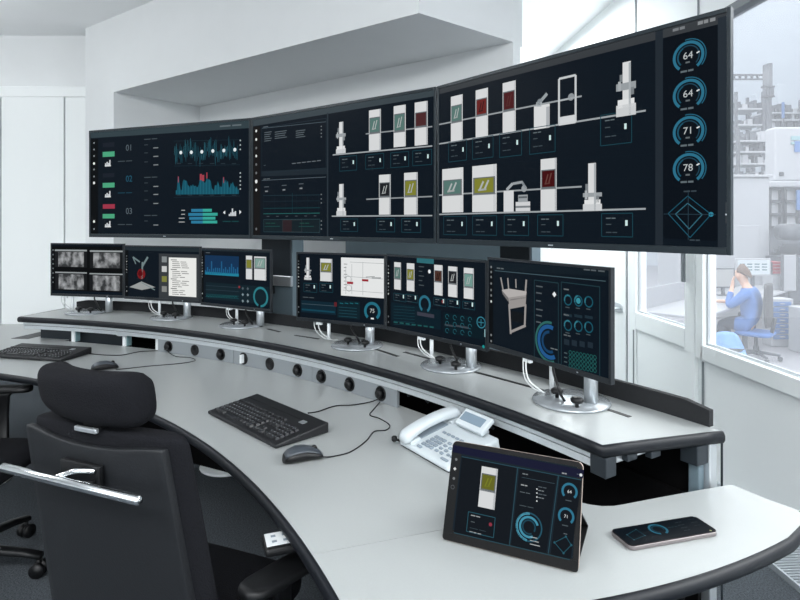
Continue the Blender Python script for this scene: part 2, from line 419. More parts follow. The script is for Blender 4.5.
for c in ((340, 157, 357, 170), (366, 155, 384, 168), (391, 153, 409, 166.5), (413, 151, 432, 164.5), (341, 219, 358, 231.5), (377, 218.8, 395, 232), (402, 218.5, 421, 232.5)): G.card(*c, .0026)
G.done('screen_image', sc)

# right: line overview with gauges
t, sc, G = big_display(UP[2], UP[3], 'large wall display with four round gauges and a radar plot in its side column')
G.ppoly([(438, 88.6), (729.5, 10.2), (729.5, 21.5), (438, 94.5)], (56, 60, 64)); G.ppoly([(438, 87.8), (729.5, 8.4), (729.5, 10.4), (438, 88.9)], (40, 120, 136)); G.lay(2)
G.r(655.5, 30, 663, 246, (34, 42, 50)); G.r(718, 18, 729.5, 250, (38, 46, 54)); G.lay(3)
G.ppoly([(665, 38), (716.5, 25), (717.5, 27), (717.5, 238), (716, 241), (665, 238.5), (663.5, 236), (663.5, 41)], NAVY2)
for v in range(8): G.ppoly([(445, 100+17.5*v-(4.5 if v < 6 else 2)), (652, 60+23.5*v), (652, 60.3+23.5*v), (445, 100.3+17.5*v-(4.5 if v < 6 else 2))], (16, 28, 38))
G.lay(4)
G.dash(673, 30.5, 687, .012, (150, 156, 160)); G.dash(698, 23.6, 716.5, .014, (168, 172, 176), parts=3)
G.line((439, 144), (646, 110.6), .006, (156, 162, 166)); G.line((439, 124.6), (582, 96.2), .006, (150, 156, 160))
G.line((439, 214.4), (646, 208.8), .006, (156, 162, 166)); G.line((439, 195.2), (582, 186.6), .006, (150, 156, 160)); G.lay(5)
for a in ((451.2, 97, 463, 140.6, 105, 122, GREENW), (476, 90.6, 488.3, 136.4, 98.4, 115.4, (132, 40, 38), (60, 30, 30)), (503, 83.4, 516, 131.4, 91, 110.6, (72, 22, 26), (110, 60, 58)),
          (442.6, 169.4, 463.6, 212.2, 179.6, 195, GREENW), (472.6, 166.4, 497, 211.6, 177, 194, YELLOWW), (541, 159.4, 557, 211, 169.5, 188.4, (84, 18, 22), (170, 110, 100))): G.module(*a)
G.r(534.3, 106.6, 550, 127.4, (214, 216, 217)); G.r(504, 191, 514, 211.6, (210, 212, 214)); G.r(516, 202, 530.5, 211, (206, 208, 210)); G.r(518.5, 195, 528, 202, (150, 156, 160)); G.lay(6)
G.r(546.6, 107, 550, 127, (170, 174, 178)); G.line((537.5, 105.5), (547.5, 93.6), .013, (150, 158, 162)); G.line((536.5, 104.5), (542, 104.5), .016, (170, 176, 180)); G.disc(540, 102, .012, (120, 128, 134))
G.r(516, 206, 530.5, 207.6, (120, 126, 130)); G.r(519, 196.5, 527.4, 198, (90, 96, 100))
G.line((507, 190), (513, 183.6), .012, (160, 166, 170)); G.line((513, 183.8), (523, 182), .01, (150, 156, 160)); G.line((522.5, 182), (526, 188), .01, (120, 128, 134)); G.disc(524.5, 188.6, .013, (150, 156, 160))
G.frame(559.4, 79, 576, 122, .008, (196, 200, 202)); G.r(559.2, 117.4, 576, 123.2, (208, 211, 213)); G.disc(571.5, 97, .013, (140, 146, 150)); G.line((560, 100.8), (576, 97.4), .006, (170, 176, 180))
G.robot(623, 631.2, 62.8, 114.4, 616.6, 636.4, 100.6, 86.6); G.robot(588.6, 596.4, 163.5, 210.6, 583.4, 602.4, 200, 195)
for c in ((449, 142.5, 467, 160), (473, 138.6, 493.5, 157), (500, 134, 522, 155), (530, 128.5, 555.5, 151.5), (601, 115.6, 632, 142.4), (444, 216.5, 467, 235), (473, 216, 497, 235.4), (504.6, 215.6, 529, 235.6), (538, 215, 563.4, 236), (602, 213.6, 633, 237)): G.card(*c, .0026)
for v, n in ((56.5, '64'), (94.6, '64'), (131.6, '71'), (168.6, '78')):
    G.ring(688.6, v, .046, .0085, (56, 140, 174), -232, 52); G.ring(688.6, v, .033, .003, (34, 70, 88), -225, 45); G.ring(688.6, v, .033, .0045, (40, 112, 142), -225, -120); G.ring(688.6, v, .052, .0028, (50, 128, 160), -100, 40)
    G.lay(7); G.text(688.4, v-.6, n, .03, (186, 192, 194)); G.dash(686, v+6.4, 691, .007, (120, 130, 136), parts=1); G.dash(681, v+14.4-(v-130)*.02, 696, .008, (120, 134, 142)); G.line((697, v-3.4), (700, v-5), .004, (214, 220, 222)); G.lay(6)
for rad, c, w in ((1., (38, 104, 130), .0026), (.62, (70, 136, 160), .0026)):
    q = [(688+(a-688)*rad, 215+(b-215)*rad) for a, b in ((688, 196), (711.5, 214.4), (690.5, 237.6), (668.5, 213.6))]
    for i in range(4): G.line(q[i], q[(i+1) % 4], w, c)
G.line((664, 214), (716, 214.6), .002, (40, 60, 72)); G.line((688.6, 190), (688.6, 240), .002, (40, 60, 72)); G.disc(711.4, 214.4, .007, CYAN)
G.dash(684, 191.5, 699, .006, (70, 84, 94)); G.dash(690, 240, 702, .006, (70, 84, 94))
G.done('screen_image', sc)
b = MB(); b.box((.595, -.0005, .12), (.004, .001, .06), M['dark']); b.box((.595, -.0012, .115), (.004, .001, .004), M['silver']); b.build('button_strip', t)

# ------------------------------------------------------------------ steel columns that carry the displays
def column(X, Y, rot, w, d, label, cover=True):
    t = thing('display_column', label, 'column', (X, Y, 0, rot), 'steel columns behind the displays')
    b = MB(); b.box((0, 0, .95), (w, d, 1.9), M['teal']); b.box((0, -d/2-.004, 1.26), (w*.94, .012, .34), M['dark']); b.build('post', t, bevel=.004)
    if cover: b = MB(); b.box((0, -d/2-.008, 1.105), (w+.004, .02, .06), M['silver']); b.build('collar', t, bevel=.003)
    b = MB(); b.box((-.03, -d/2-.02, 1.05), (.035, .035, .05), M['black']); b.build('clamp', t, bevel=.004)
    b = MB(); b.box((0, 0, .006), (w+.1, d+.1, .012), M['dark']); b.build('foot_plate', t, bevel=.002)
    b = MB(); b.box((0, -.005, 1.72), (w*1.6, .03, .3), M['dark']); b.build('mounting_plate', t, bevel=.003)
column(-.70, 3.43, -.52, .24, .10, 'grey blue steel column seen between the left and right monitor groups')
column(.56, 2.68, -.75, .17, .08, 'dark steel column behind the seam between middle and right wall displays', False)
# ------------------------------------------------------------------ desk geometry
O1, RS = (-3.12965522, -.69548299), 4.2246     # front edge of the raised shelf
O2, RI = (-2.98229623, -.28255579), 3.1677     # operator-side edge of the worktop
O3, RF = (-.08918342, 2.84236193), 1.83385     # outer edge of the right end
DZ, SZ = .74, .88
def pol(o, r, a, z=0): a = math.radians(a); return Vector((o[0]+r*math.sin(a), o[1]+r*math.cos(a), z))
A0, A1 = 11.57, 59.8
inner = arc(O2, RI, 3, 65.2, 70)
corner = [(-.112, 1.04), (-.098, 1.018), (-.072, 1.009)]
front = [(O3[0]+RF*math.sin(math.radians(a)), O3[1]+RF*math.cos(math.radians(a))) for a in [179-1.6*i for i in range(20)]]
front = [p for p in front if p[0] < .9]
tip = [(.925, 1.325), (.955, 1.352), (.972, 1.378), (.974, 1.398), (.965, 1.415), (.93, 1.463), (.897, 1.528), (.8897, 1.5386), (.878, 1.538)]
backl = [(.788, 1.510), (.66, 1.468), (.56, 1.434), (.53, 1.425), (.50, 1.424), (.472, 1.432)]
backarc = [tuple(pol(O1, RS+.045-(.095*max(0, min(1, (a-50)/9.)) if a > 50 else 0), a)[:2]) for a in [59.2-.73*i for i in range(61)]]
leftb = [(-2.0, 4.0), (-3.3, 4.0), (-3.3, 3.0)]
worktop_poly = inner+corner+front+tip+backl+backarc+leftb
desk = thing('control_desk', 'pale grey curved control room worktop with dark rounded edge and tapering right end', 'desk', (-1., 2.4, 0))
def seam_split():
    pa, pb = (-.187, 1.2158), (.56, 1.476)
    return pa, pb
sa, sb = seam_split()
def side(p): return (sb[0]-sa[0])*(p[1]-sa[1])-(sb[1]-sa[1])*(p[0]-sa[0])
def clip(poly, sgn):
    out = []
    for i in range(len(poly)):
        p, q = poly[i], poly[(i+1) % len(poly)]; a, b = side(p)*sgn, side(q)*sgn
        if a >= 0: out.append(p)
        if (a > 0 > b) or (a < 0 < b):
            t = a/(a-b); out.append((p[0]+(q[0]-p[0])*t, p[1]+(q[1]-p[1])*t))
    return out
def shrink_side(poly, off):
    n = Vector((-(sb[1]-sa[1]), sb[0]-sa[0])).normalized()
    return [(p[0]+n.x*off, p[1]+n.y*off) if abs(side(p)) < 1e-4 else p for p in poly]
for sg in (1, -1):
    b = MB(); b.prism(shrink_side(clip(worktop_poly, sg), .0008*sg), DZ-.03, DZ, M['desk']); b.build('worktop', desk, world=True)
def edge_profile(path, name, parent, z, h, out, m, closed=False):
    """rounded dark edge band swept along a plan path, bulging to the path's right-hand side"""
    P = [Vector((p[0], p[1], 0)) for p in path]; rings = []
    prof = [(-.004, .0008), (.002, .0008), (out*.6, -.003), (out, -.010), (out, -h+.010), (out*.6, -h+.003), (.002, -h), (-.004, -h)]
    for i, p in enumerate(P):
        t = (P[min(i+1, len(P)-1)]-P[max(i-1, 0)]).normalized(); n = Vector((t.y, -t.x, 0))
        rings.append([p+n*a+Vector((0, 0, z+b)) for a, b in prof])
    b = MB(); b.loft(rings, m); return b.build(name, parent, world=True)
edge_path = inner+corner+front+tip[:4]
edge_profile(edge_path, 'edge_band', desk, DZ, .030, .011, M['edge'])
edge_profile(tip[3:]+backl, 'edge_band', desk, DZ-.0025, .028, .003, M['edge'])
def leg(X, Y, m='silver'):
    b = MB(); b.lathe((X, Y, 0), [(.035, .02), (.035, .70), (.07, .705), (.07, .71)], M[m]); l = b.build('leg', desk, world=True)
    b = MB(); b.lathe((X, Y, 0), [(.16, 0), (.165, .006), (.16, .016), (.05, .022)], M['white' if m == 'silver' else m]); b.build('foot_plate', l, world=True)
leg(-1.02, 3.42); leg(-2.35, 3.2); leg(.60, 1.29, 'void')
b = MB()   # dark modesty panels and beam below the worktop
q0, q1 = pol(O1, 4.33, 8), pol(O1, 4.33, 59)
for k in range(14):
    a = A0+4+k*3.2; p, q = pol(O1, RS+.30, a), pol(O1, RS+.30, a+3.2); c = (p+q)/2; d = q-p
    b.box((c.x, c.y, .36), (d.length, .015, .68), M['void'], math.atan2(d.y, d.x))
b.build('modesty_panel', desk, world=True)
b = MB(); b.box((.17, 1.19, .40), (.035, .45, .60), M['void'], -1.1); b.build('end_panel', desk, world=True, bevel=.003)
# socket boards in the upstand between worktop and raised shelf
for k, (us, joints) in enumerate((((168.7, 195, 221), (158, 233.3)), ((243.7, 270, 298), (233.7, 312)), ((321.7, 350, 381), (312.3, 397)))):
    def ang(u):
        lo, hi = 5., 60.
        for _ in range(40):
            md = (lo+hi)/2; p = pol(O1, RS+.016, md)
            if CX+F*p.x/p.y < u: lo = md
            else: hi = md
        return lo
    a, c = ang(joints[0]), ang(joints[1])
    n = 10; ring = []
    for i in range(n+1):
        q = a+(c-a)*i/n
        ring.append([pol(O1, RS+.016, q, DZ+.001), pol(O1, RS+.028, q, DZ+.001), pol(O1, RS+.028, q, SZ-.072), pol(O1, RS+.016, q, SZ-.072)])
    b = MB(); b.loft(ring, M['sock'], smooth=False); sp = b.build('socket_board', desk, world=True)
    for j, u in enumerate(us):
        q = ang(u); c0 = pol(O1, RS+.016, q, DZ+.036); r = math.radians(q)
        n_ = Vector((-math.sin(r), -math.cos(r), 0)); x_ = Vector((math.cos(r), -math.sin(r), 0)); z_ = Vector((0, 0, 1))
        b = MB(); b.loft([ell(c0+n_*.0002, x_, z_, .029, .029), ell(c0+n_*.004, x_, z_, .029, .029), ell(c0+n_*.004, x_, z_, .024, .024), ell(c0+n_*.001, x_, z_, .021, .021)], M['black'])
        so = b.build('socket', sp, world=True)
        if k == 1 and j == 0:
            b = MB(); b.box(c0+n_*.012, (.012, .022, .042), M['white'], -r); b.build('plug', sp, world=True, bevel=.003)
        elif (k, j) not in ((0, 1), (1, 1)):
            b = MB(); b.loft([ell(c0+n_*.002, x_, z_, .018, .018), ell(c0+n_*.018, x_, z_, .017, .017), ell(c0+n_*.022, x_, z_, .012, .012)], M['black']); b.build('plug', sp, world=True)
# cable slot in the worktop, far left
b = MB(); P4 = [floor_pt(u, v, DZ) for u, v in ((11, 338.6), (28, 339), (58, 332.2), (42, 331.6))]
b.prism([(p.x, p.y) for p in P4], DZ-.004, DZ+.0012, M['black']); b.build('cable_slot', desk, world=True)

# ------------------------------------------------------------------ raised shelf
shelf = thing('raised_shelf', 'curved raised shelf on the desk that carries the row of small monitors', 'shelf', (-.9, 3.1, DZ))
RB = 4.585
AF, AB = 59.5, 60.7
def ea(r): return AF+(AB-AF)*(r-RS)/(RB-RS)
poly = arc(O1, RS, A0, AF, 60)+arc(O1, RB, AB, A0, 60)
b = MB(); b.prism(poly, SZ-.028, SZ, M['desk']); b.build('shelf_board', shelf, world=True)
endp = [pol(O1, RS+(RB-RS)*i/6, ea(RS+(RB-RS)*i/6)) for i in range(7)]; endl = [pol(O1, RB-(RB-RS)*i/6, A0) for i in range(7)]
fr = [Vector((*p, 0)) for p in arc(O1, RS, A0, AF, 80)]
edge_profile([tuple(p)[:2] for p in endl]+[tuple(p)[:2] for p in fr[1:-1]]+[tuple(p)[:2] for p in endp], 'edge_band', shelf, SZ, .031, .009, M['edge'])
def band(r0, r1, z0, z1, a0, a1, m, name, n=60, parent=shelf):
    b = MB(); b.loft([[pol(O1, r0, a0+(a1-a0)*i/n, z0), pol(O1, r1, a0+(a1-a0)*i/n, z0), pol(O1, r1, a0+(a1-a0)*i/n, z1), pol(O1, r0, a0+(a1-a0)*i/n, z1)] for i in range(n+1)], m, smooth=False)
    return b.build(name, parent, world=True)
band(RS+.010, RS+.035, SZ-.048, SZ-.031, A0+.3, AF-.1, M['alu'], 'upper_rail')
band(RS+.017, RS+.035, SZ-.052, SZ-.048, A0+.3, AF-.1, M['dark'], 'rail_groove')
band(RS+.012, RS+.035, SZ-.071, SZ-.052, A0+.3, AF-.1, M['alu'], 'lower_rail')
# dark upright panel along the back of the shelf
b = MB(); n = 50; rings = []
for i in range(n+1):
    a = A0+1.1+(60.25-A0-1.1)*i/n; zt = SZ+.058-(.012 if i in (0, n) else 0)
    rings.append([pol(O1, RB-.002, a, SZ+.0008), pol(O1, RB+.016, a, SZ+.0008), pol(O1, RB+.016, a, zt), pol(O1, RB-.002, a, zt)])
b.loft(rings, M['panel'], smooth=False); b.build('rear_panel', shelf, world=True)
# slots in the board
for (u0, v0, u1, v1) in ((404, 352, 443, 362.6), (473, 371.5, 548, 391.6), (598, 406.3, 630, 417), (372, 348, 398, 356.5), (295, 335.4, 319, 339), (268, 329, 280, 332), (258, 325.5, 262, 327)):
    p, q = floor_pt(u0, v0, SZ), floor_pt(u1, v1, SZ); d = q-p; c = (p+q)/2
    b = MB(); b.box((c.x, c.y, SZ+.0004), (d.length, .016, .0016), M['black'], math.atan2(d.y, d.x)); b.build('cable_slot', shelf, world=True)
# end brackets, cross rail and end post at the right end
rt = math.radians(A1-1.5); ex = Vector((math.sin(rt), math.cos(rt), 0))
def endbox(r, w, z0, z1, m, dep, name, inset=.0, bev=.003):
    c = pol(O1, r, ea(r))-Vector((math.cos(rt), -math.sin(rt), 0))*inset
    b = MB(); b.box((c.x, c.y, (z0+z1)/2), (w, dep, z1-z0), m, PI/2-rt); return b.build(name, shelf, world=True, bevel=bev)
endbox(RS+.022, .042, SZ-.083, SZ-.031, M['dark'], .05, 'bracket', .022)
endbox(RS+.296, .05, SZ-.083, SZ-.031, M['dark'], .05, 'bracket', .022)
endbox(RS+.16, .22, SZ-.054, SZ-.031, M['silver'], .02, 'cross_rail', .05)
for k in (.09, .16): endbox(RS+k, .04, SZ-.050, SZ-.032, M['dark'], .02, 'clip', .0125)
p_ = endbox(RS+.338, .034, .0, SZ-.031, M['silver'], .05, 'end_post', .03)
endbox(RS+.306, .026, .45, SZ-.085, M['teal'], .03, 'cover_strip', .025)
b = MB(); c = pol(O1, RB+.035, 60.2); c = Vector((.905, 1.617, 0)); b.box((c.x, c.y, .425), (.006, .07, .84), M['dark'], -.510); b.build('rear_cover', shelf, world=True, bevel=.002)
# supports at the left end, open bays
for u in (71.5, 122.5, 155.5):
    lo, hi = 5., 60.
    for _ in range(40):
        md = (lo+hi)/2; p = pol(O1, RS+.03, md)
        if CX+F*p.x/p.y < u: lo = md
        else: hi = md
    c = pol(O1, RS+.06, lo); b = MB(); b.box((c.x, c.y, (DZ+SZ-.071)/2), (.022, .04, SZ-.073-DZ), M['white'], -math.radians(lo)); b.box((c.x+.016, c.y-.006, (DZ+SZ-.071)/2), (.006, .03, SZ-.075-DZ), M['glassedge'], -math.radians(lo)); b.build('support_post', shelf, world=True)
band(RS+.09, RS+.10, DZ-.02, SZ-.032, A0+.9, 21.4, M['dark'], 'bay_back', 20)
band(RS+.322, RS+.328, .30, SZ-.032, A0+1., 60.45, M['void'], 'bay_back', 50)
b = MB(); c = pol(O1, RS+.05, 21.2); b.lathe((c.x, c.y, SZ-.084), [(.0, 0), (.03, .004), (.04, .0125)], M['silver']); b.build('bay_lamp', shelf, world=True)
for u0, u1 in ((408, 430), (452, 500)):      # loose cabling visible in the dark opening
    p, q = floor_pt(u0, 404+(u0-408)*.42, DZ+.05), floor_pt(u1, 404+(u1-408)*.42, DZ+.02)
    p.y += .1; q.y += .12
    b = MB(); b.tube(spline([p, (p+q)/2+Vector((0, .03, .02)), q]), .005, M['dark'], 6); b.build('cable', shelf, world=True)
# ------------------------------------------------------------------ six small monitors
def monitor(A, B, ztop, zbot, label, stand):
    m, L = plane_mtx(A, B, SZ); h0, h1 = zbot-SZ, ztop-SZ; H = h1-h0; c = (h0+h1)/2
    t = thing('computer_monitor', label, 'monitor', m, 'monitors on the raised shelf')
    w = L-.003
    b = MB()
    b.box((-w/2+.004, .008, c), (.008, .016, H), M['bezel2']); b.box((w/2-.004, .008, c), (.008, .016, H), M['bezel2'])
    b.box((0, .008, h1-.004), (w-.016, .016, .008), M['bezel2']); b.box((0, .008, h0+.008), (w-.016, .016, .016), M['bezel2'])
    bz = b.build('bezel', t, bevel=.001)
    b = MB(); b.box((w*.28, -.0006, h0+.008), (.006, .001, .003), M['silver']); b.build('power_button', bz)
    b = MB(); b.box((0, .024, c), (w-.07, .024, H-.04), M['black']); b.box((0, .042, c), (w*.5, .02, H*.6), M['black']); b.build('back_housing', t, bevel=.004)
    s = MB(); s.box((0, .0085, c+.004), (w-.014, .014, H-.022), glow(NAVY)); sc = s.build('screen', t)
    sx, sy, px_, tx = stand                     # disc centre, thick post, thin rod (local x)
    b = MB(); b.lathe((sx, sy, 0), [(.118, .0008), (.12, .004), (.117, .009), (.03, .0105)], M['disc'], 40); bs = b.build('stand_base', t)
    for kx, ky in ((-.03, -.03), (.07, -.045)):
        b = MB(); b.lathe((sx+kx, sy+ky, .008), [(.006, 0), (.006, .014), (.018, .016), (.02, .026), (.012, .032)], M['black'], 12); b.build('knob', bs)
    b = MB(); b.lathe((px_, sy+.03, .008), [(.021, 0), (.021, h0+.03)], M['silver'], 20); b.box((px_, .06, h0+.05), (.05, .05, .07), M['dark']); b.build('stand_post', t)
    b = MB(); b.lathe((tx, sy+.02, .008), [(.008, 0), (.008, h0+.03)], M['white'], 12); b.build('support_rod', t)
    # cables
    b = MB(); b.tube(spline([(tx-.09, .03, h0+.02), (tx-.085, .02, h0-.02), (tx-.05, .0, .04), (tx+.0, .01, .012), (tx+.03, .05, .006)]), .0022, M['cablew'], 7)
    b.build('white_cable', t)['label'] = 'white video cable'
    b = MB(); b.tube(spline([(tx-.05, .03, h0+.02), (tx-.046, .0, h0-.01), (tx-.02, -.01, .045), (tx+.02, .02, .008)]), .0028, M['cablew'], 7); b.box((tx-.05, .012, h0+.0), (.03, .014, .026), M['white']); b.build('white_cable', t)['label'] = 'white cable with rectangular plug'
    b = MB(); b.tube(spline([(px_-.10, .03, h0+.02), (px_-.09, .01, h0-.01), (px_-.055, -.005, h0*.55), (px_-.045, .0, .03), (px_-.045, .02, .004)]), .0042, M['black'], 8); b.build('black_cable', t)['label'] = 'black power cable'
    return t, sc, Gfx(m, .0014)
def sidebar(G, u0, u1, vt, vb, n):
    G.r(u0, vt, u1, vb, (9, 12, 15)); G.lay(2)
    for k in range(n): G.disc((u0+u1)/2, vt+6+(vb-vt-12)*k/(n-1)*(.62 if k < n-2 else 1), .004, (200, 206, 206) if k % 3 == 2 else (110, 116, 120))
LL = [(-2.228, 3.663), (-1.7, 3.54), (-1.156, 3.329), (-.682, 3.041)]
LR = [(-.505, 2.79), (-.064, 2.557), (.319, 2.108), (.589, 1.603)]
# 1 security pictures
t, sc, G = monitor(LL[0], LL[1], 1.315, .980, 'small monitor with four grey security camera pictures', (.0, .0, .14, -.12))
G.r(52, 246, 122.5, 292.5, (10, 12, 14)); G.lay(2)
for k, (a, b_, c, d) in enumerate(((55, 249.4, 87, 267.6), (90, 250.2, 123, 268.8), (55.4, 271.6, 87, 290.4), (89.6, 273, 123, 291.6))):
    G.lay(2); G.r(a, b_, c, d, (26, 28, 30)); G.lay(3); G.r(a+3.4, b_+2.4, c-3, d-.6, cam_picture('camera_picture', k+1)); G.r(a, b_, c, b_+2, (150, 156, 158))
G.lay(3)
for k in range(8): G.disc(53.2, 250+k*4.6, .005, (110, 116, 120))
G.done('screen_image', sc)
# 2 robot and document
t, sc, G = monitor(LL[1], LL[2], 1.306, .977, 'small monitor with a red robot drawing beside a white text page', (.08, .0, .17, -.03))
G.r(125, 246.8, 199.5, 252, (34, 44, 50)); G.r(159, 253.5, 199, 300.5, (54, 58, 62)); G.lay(2); sidebar(G, 125, 128.5, 250, 297, 9); G.lay(3)
G.disc(141.4, 274, .032, (150, 30, 34)); G.ppoly([(129.5, 287), (141.5, 281.4), (155.5, 287.2), (142, 290)], (150, 154, 154))
for a, b_, w in (((142, 279), (142.6, 262), .012), ((142.6, 266), (148, 257), .014), ((140, 262), (133, 257), .01), ((133, 257), (136, 264), .008), ((141, 282), (155, 290), .006)): G.line(a, b_, w, (110, 128, 130))
G.lay(4); G.disc(140.6, 273.4, .018, (110, 16, 22))
for v, c in ((256.4, (130, 136, 138)), (266, (196, 198, 198)), (276, (160, 164, 84)), (286, (132, 134, 132))): G.r(162, v, 167, v+6, c)
G.r(169, 257.4, 196.5, 297.2, (232, 233, 230)); G.lay(5)
pr = random.Random(5)
for k in range(19):
    if k % 5: G.dash(172.5, 259.8+k*1.9, 172.5+pr.uniform(10, 20), .005, (120, 122, 122), parts=2)
    else: G.dash(171, 259.8+k*1.9, 178, .006, (90, 92, 94), parts=1)
G.done('screen_image', sc)
# 3 chart
t, sc, G = monitor(LL[2], LL[3], 1.300, .969, 'small monitor with a blue area chart over a teal ring gauge', (.06, .0, .17, -.0))
G.r(201, 249, 270, 253, (34, 44, 50)); G.lay(2); sidebar(G, 200.8, 204, 251, 304, 10); G.r(206, 282, 269, 305, (17, 34, 42)); G.lay(3)
G.r(205.2, 255, 239, 276.4, (24, 62, 104)); G.lay(4)
for k in range(17): hh = 3+3*abs(math.sin(k*1.7))+(6 if k % 5 == 3 else 0); G.r(205.2+k*2, 273-hh, 206.4+k*2, 274, (36, 116, 168))
G.r(205.2, 271.6, 239, 276.6, (40, 158, 190)); G.dash(206, 252.6, 211, .006, (110, 120, 126), parts=1)
G.module(246.2, 255.6, 252.4, 279.5, 259.5, 268.5, YELLOWW, 'none'); G.module(254.4, 256.4, 266.4, 280.6, 258, 268.6, (124, 156, 148))
for v in (286, 290, 294.6, 297): G.line((206, v-.6), (239, v+1.6), .003, (30, 90, 100) if v > 290 else (40, 56, 66))
for k in range(12): G.ring(207.5+k*2.6, 297+k*.12, .011, .002, (38, 130, 132), -180, 0, 6)
for a in (243, 248):
    for v in (288.4, 294.6, 301): G.disc(a, v+(a-243)*.05, .009, (130, 146, 152) if v > 290 else (80, 92, 100), 4)
G.disc(239.5, 287, .007, (180, 60, 66)); G.ring(260.8, 297, .055, .012, (58, 156, 168), -250, 90, 26); G.done('screen_image', sc)
# 4 machine and white drawing
t, sc, G = monitor(LR[0], LR[1], 1.302, .971, 'small monitor with a white line drawing with red marks', (.10, .0, .15, -.07))
G.r(297, 252.6, 385, 256, (40, 52, 58)); G.lay(2); sidebar(G, 296.8, 300.4, 255, 318, 11); G.lay(3)
G.robot(306.6, 309.6, 257.6, 280, 304.4, 311.6, 275.4, 270.4); G.module(320.4, 258.6, 332.4, 281.6, 262.6, 272, YELLOWW)
for a in (304, 320): G.card(a, 283, a+13, 292.5, .0022)
G.lay(3); G.r(341.2, 257.4, 384.2, 298.4, (226, 228, 228)); G.lay(4)
for (a, b_, c, d) in ((350, 262, 384, 263.6), (346, 266, 346, 294), (363, 262, 363, 295), (343, 276, 383, 279), (343, 290, 383, 293), (352, 264, 352, 294)): G.line((a, b_), (c, d), .0022, (170, 174, 176))
for k in range(8): G.dash(344, 264+k*3.4, 348-(k % 3), .004, (140, 144, 146), parts=1)
G.ring(348.5, 279, .016, .002, (150, 154, 156), -360, 0, 14); G.ring(349, 288, .016, .002, (150, 154, 156), -360, 0, 14); G.line((372, 278), (381, 278), .006, (150, 154, 156)); G.line((366, 277), (375, 276.6), .003, (120, 124, 126))
G.lay(5); G.r(347.2, 281.4, 353.4, 284.2, (198, 66, 80)); G.r(362.2, 279, 368.6, 281.6, (190, 52, 66)); G.lay(3)
G.r(301.5, 300, 336, 315, (16, 38, 50)); G.r(337.5, 300, 360, 319.6, (15, 34, 42)); G.lay(4); G.r(302, 308.4, 335, 313, (26, 84, 106)); G.dash(303, 297, 316, .005, (100, 112, 118)); G.line((302, 303.6), (335, 306), .003, (60, 78, 88)); G.r(334.4, 302, 337, 306.6, (120, 44, 52))
for k in range(4): G.line((340+5*k, 303), (343.4+5*k, 303.6), .004, (40, 130, 146)); G.line((339, 307+3*k), (357, 308.4+3*k), .0022, (30, 76, 90))
G.ring(372.4, 311.4, .043, .013, (48, 138, 164), -230, 50, 26); G.text(372.4, 311, '75', .026, (200, 206, 206)); G.r(371, 317.6, 374, 319.4, WHITE); G.done('screen_image', sc)
# 5 module row
t, sc, G = monitor(LR[1], LR[2], 1.303, .969, 'small monitor with five white machine modules under a teal tab', (.11, .0, .19, -.02))
G.r(386.6, 256, 486.6, 260, (34, 48, 54)); G.lay(2); sidebar(G, 386.4, 390.6, 260, 328, 11); G.lay(3)
G.ppoly([(417, 257), (434, 258.3), (434, 264), (417, 262.6)], (60, 136, 148))
for a in ((394.4, 262, 401.2, 290, 267, 279, GREENW), (407, 263, 414.6, 291.6, 269, 280, YELLOWW), (434.4, 264.6, 442.8, 295.8, 270.4, 282, (74, 48, 40), (30, 26, 24)), (448.4, 266.2, 457.6, 297.6, 271, 284, BLACKW), (464, 267.6, 474, 299.6, 273.4, 287.4, (110, 150, 142))): G.module(*a)
for k in range(5): G.dash(419, 266.5+k*4.6, 425-(k % 2)*2, .005, (92, 104, 110), parts=1)
for a, v in ((394, 293), (406, 294), (434, 297.5), (448, 299), (463, 301)): G.card(a, v, a+12, v+9, .0022)
G.disc(429.6, 271.5, .008, WHITE); G.disc(443, 301.6, .007, (170, 60, 60)); G.lay(3)
G.r(391.5, 302, 441, 330, (12, 30, 40)); G.r(443.5, 312, 484, 340, (12, 28, 36)); G.lay(4)
G.ring(425, 304, .036, .011, (56, 136, 164), -240, 60, 24); G.lay(5); G.r(417.5, 311.6, 434.5, 318.2, (58, 60, 72))
for k in range(7): G.line((394+6*k, 322+.8*k), (398+6*k, 322.5+.8*k), .006, (40, 110, 110)); G.line((394, 306+3*k), (415, 307.6+3*k), .0018, (22, 62, 72))
for k in range(3):
    for j in range(4): G.ring(447.5+7.6*j, 316.5+1*j+7*k, .01, .0022, (48, 124, 140), -300, 0, 10)
G.r(445, 323.6, 453.6, 327, (58, 66, 74)); G.r(456, 324.6, 469, 329, (58, 66, 74)); G.ring(481.4, 322.4, .022, .004, (70, 160, 184), -360, 0, 20); G.line((478.6, 322), (484.2, 322.8), .003, (70, 160, 184)); G.line((481.4, 319), (481.4, 326), .003, (70, 160, 184)); G.r(484.8, 329, 485.6, 337, (150, 190, 196)); G.disc(483.8, 346.6, .006, (40, 190, 190)); G.done('screen_image', sc)
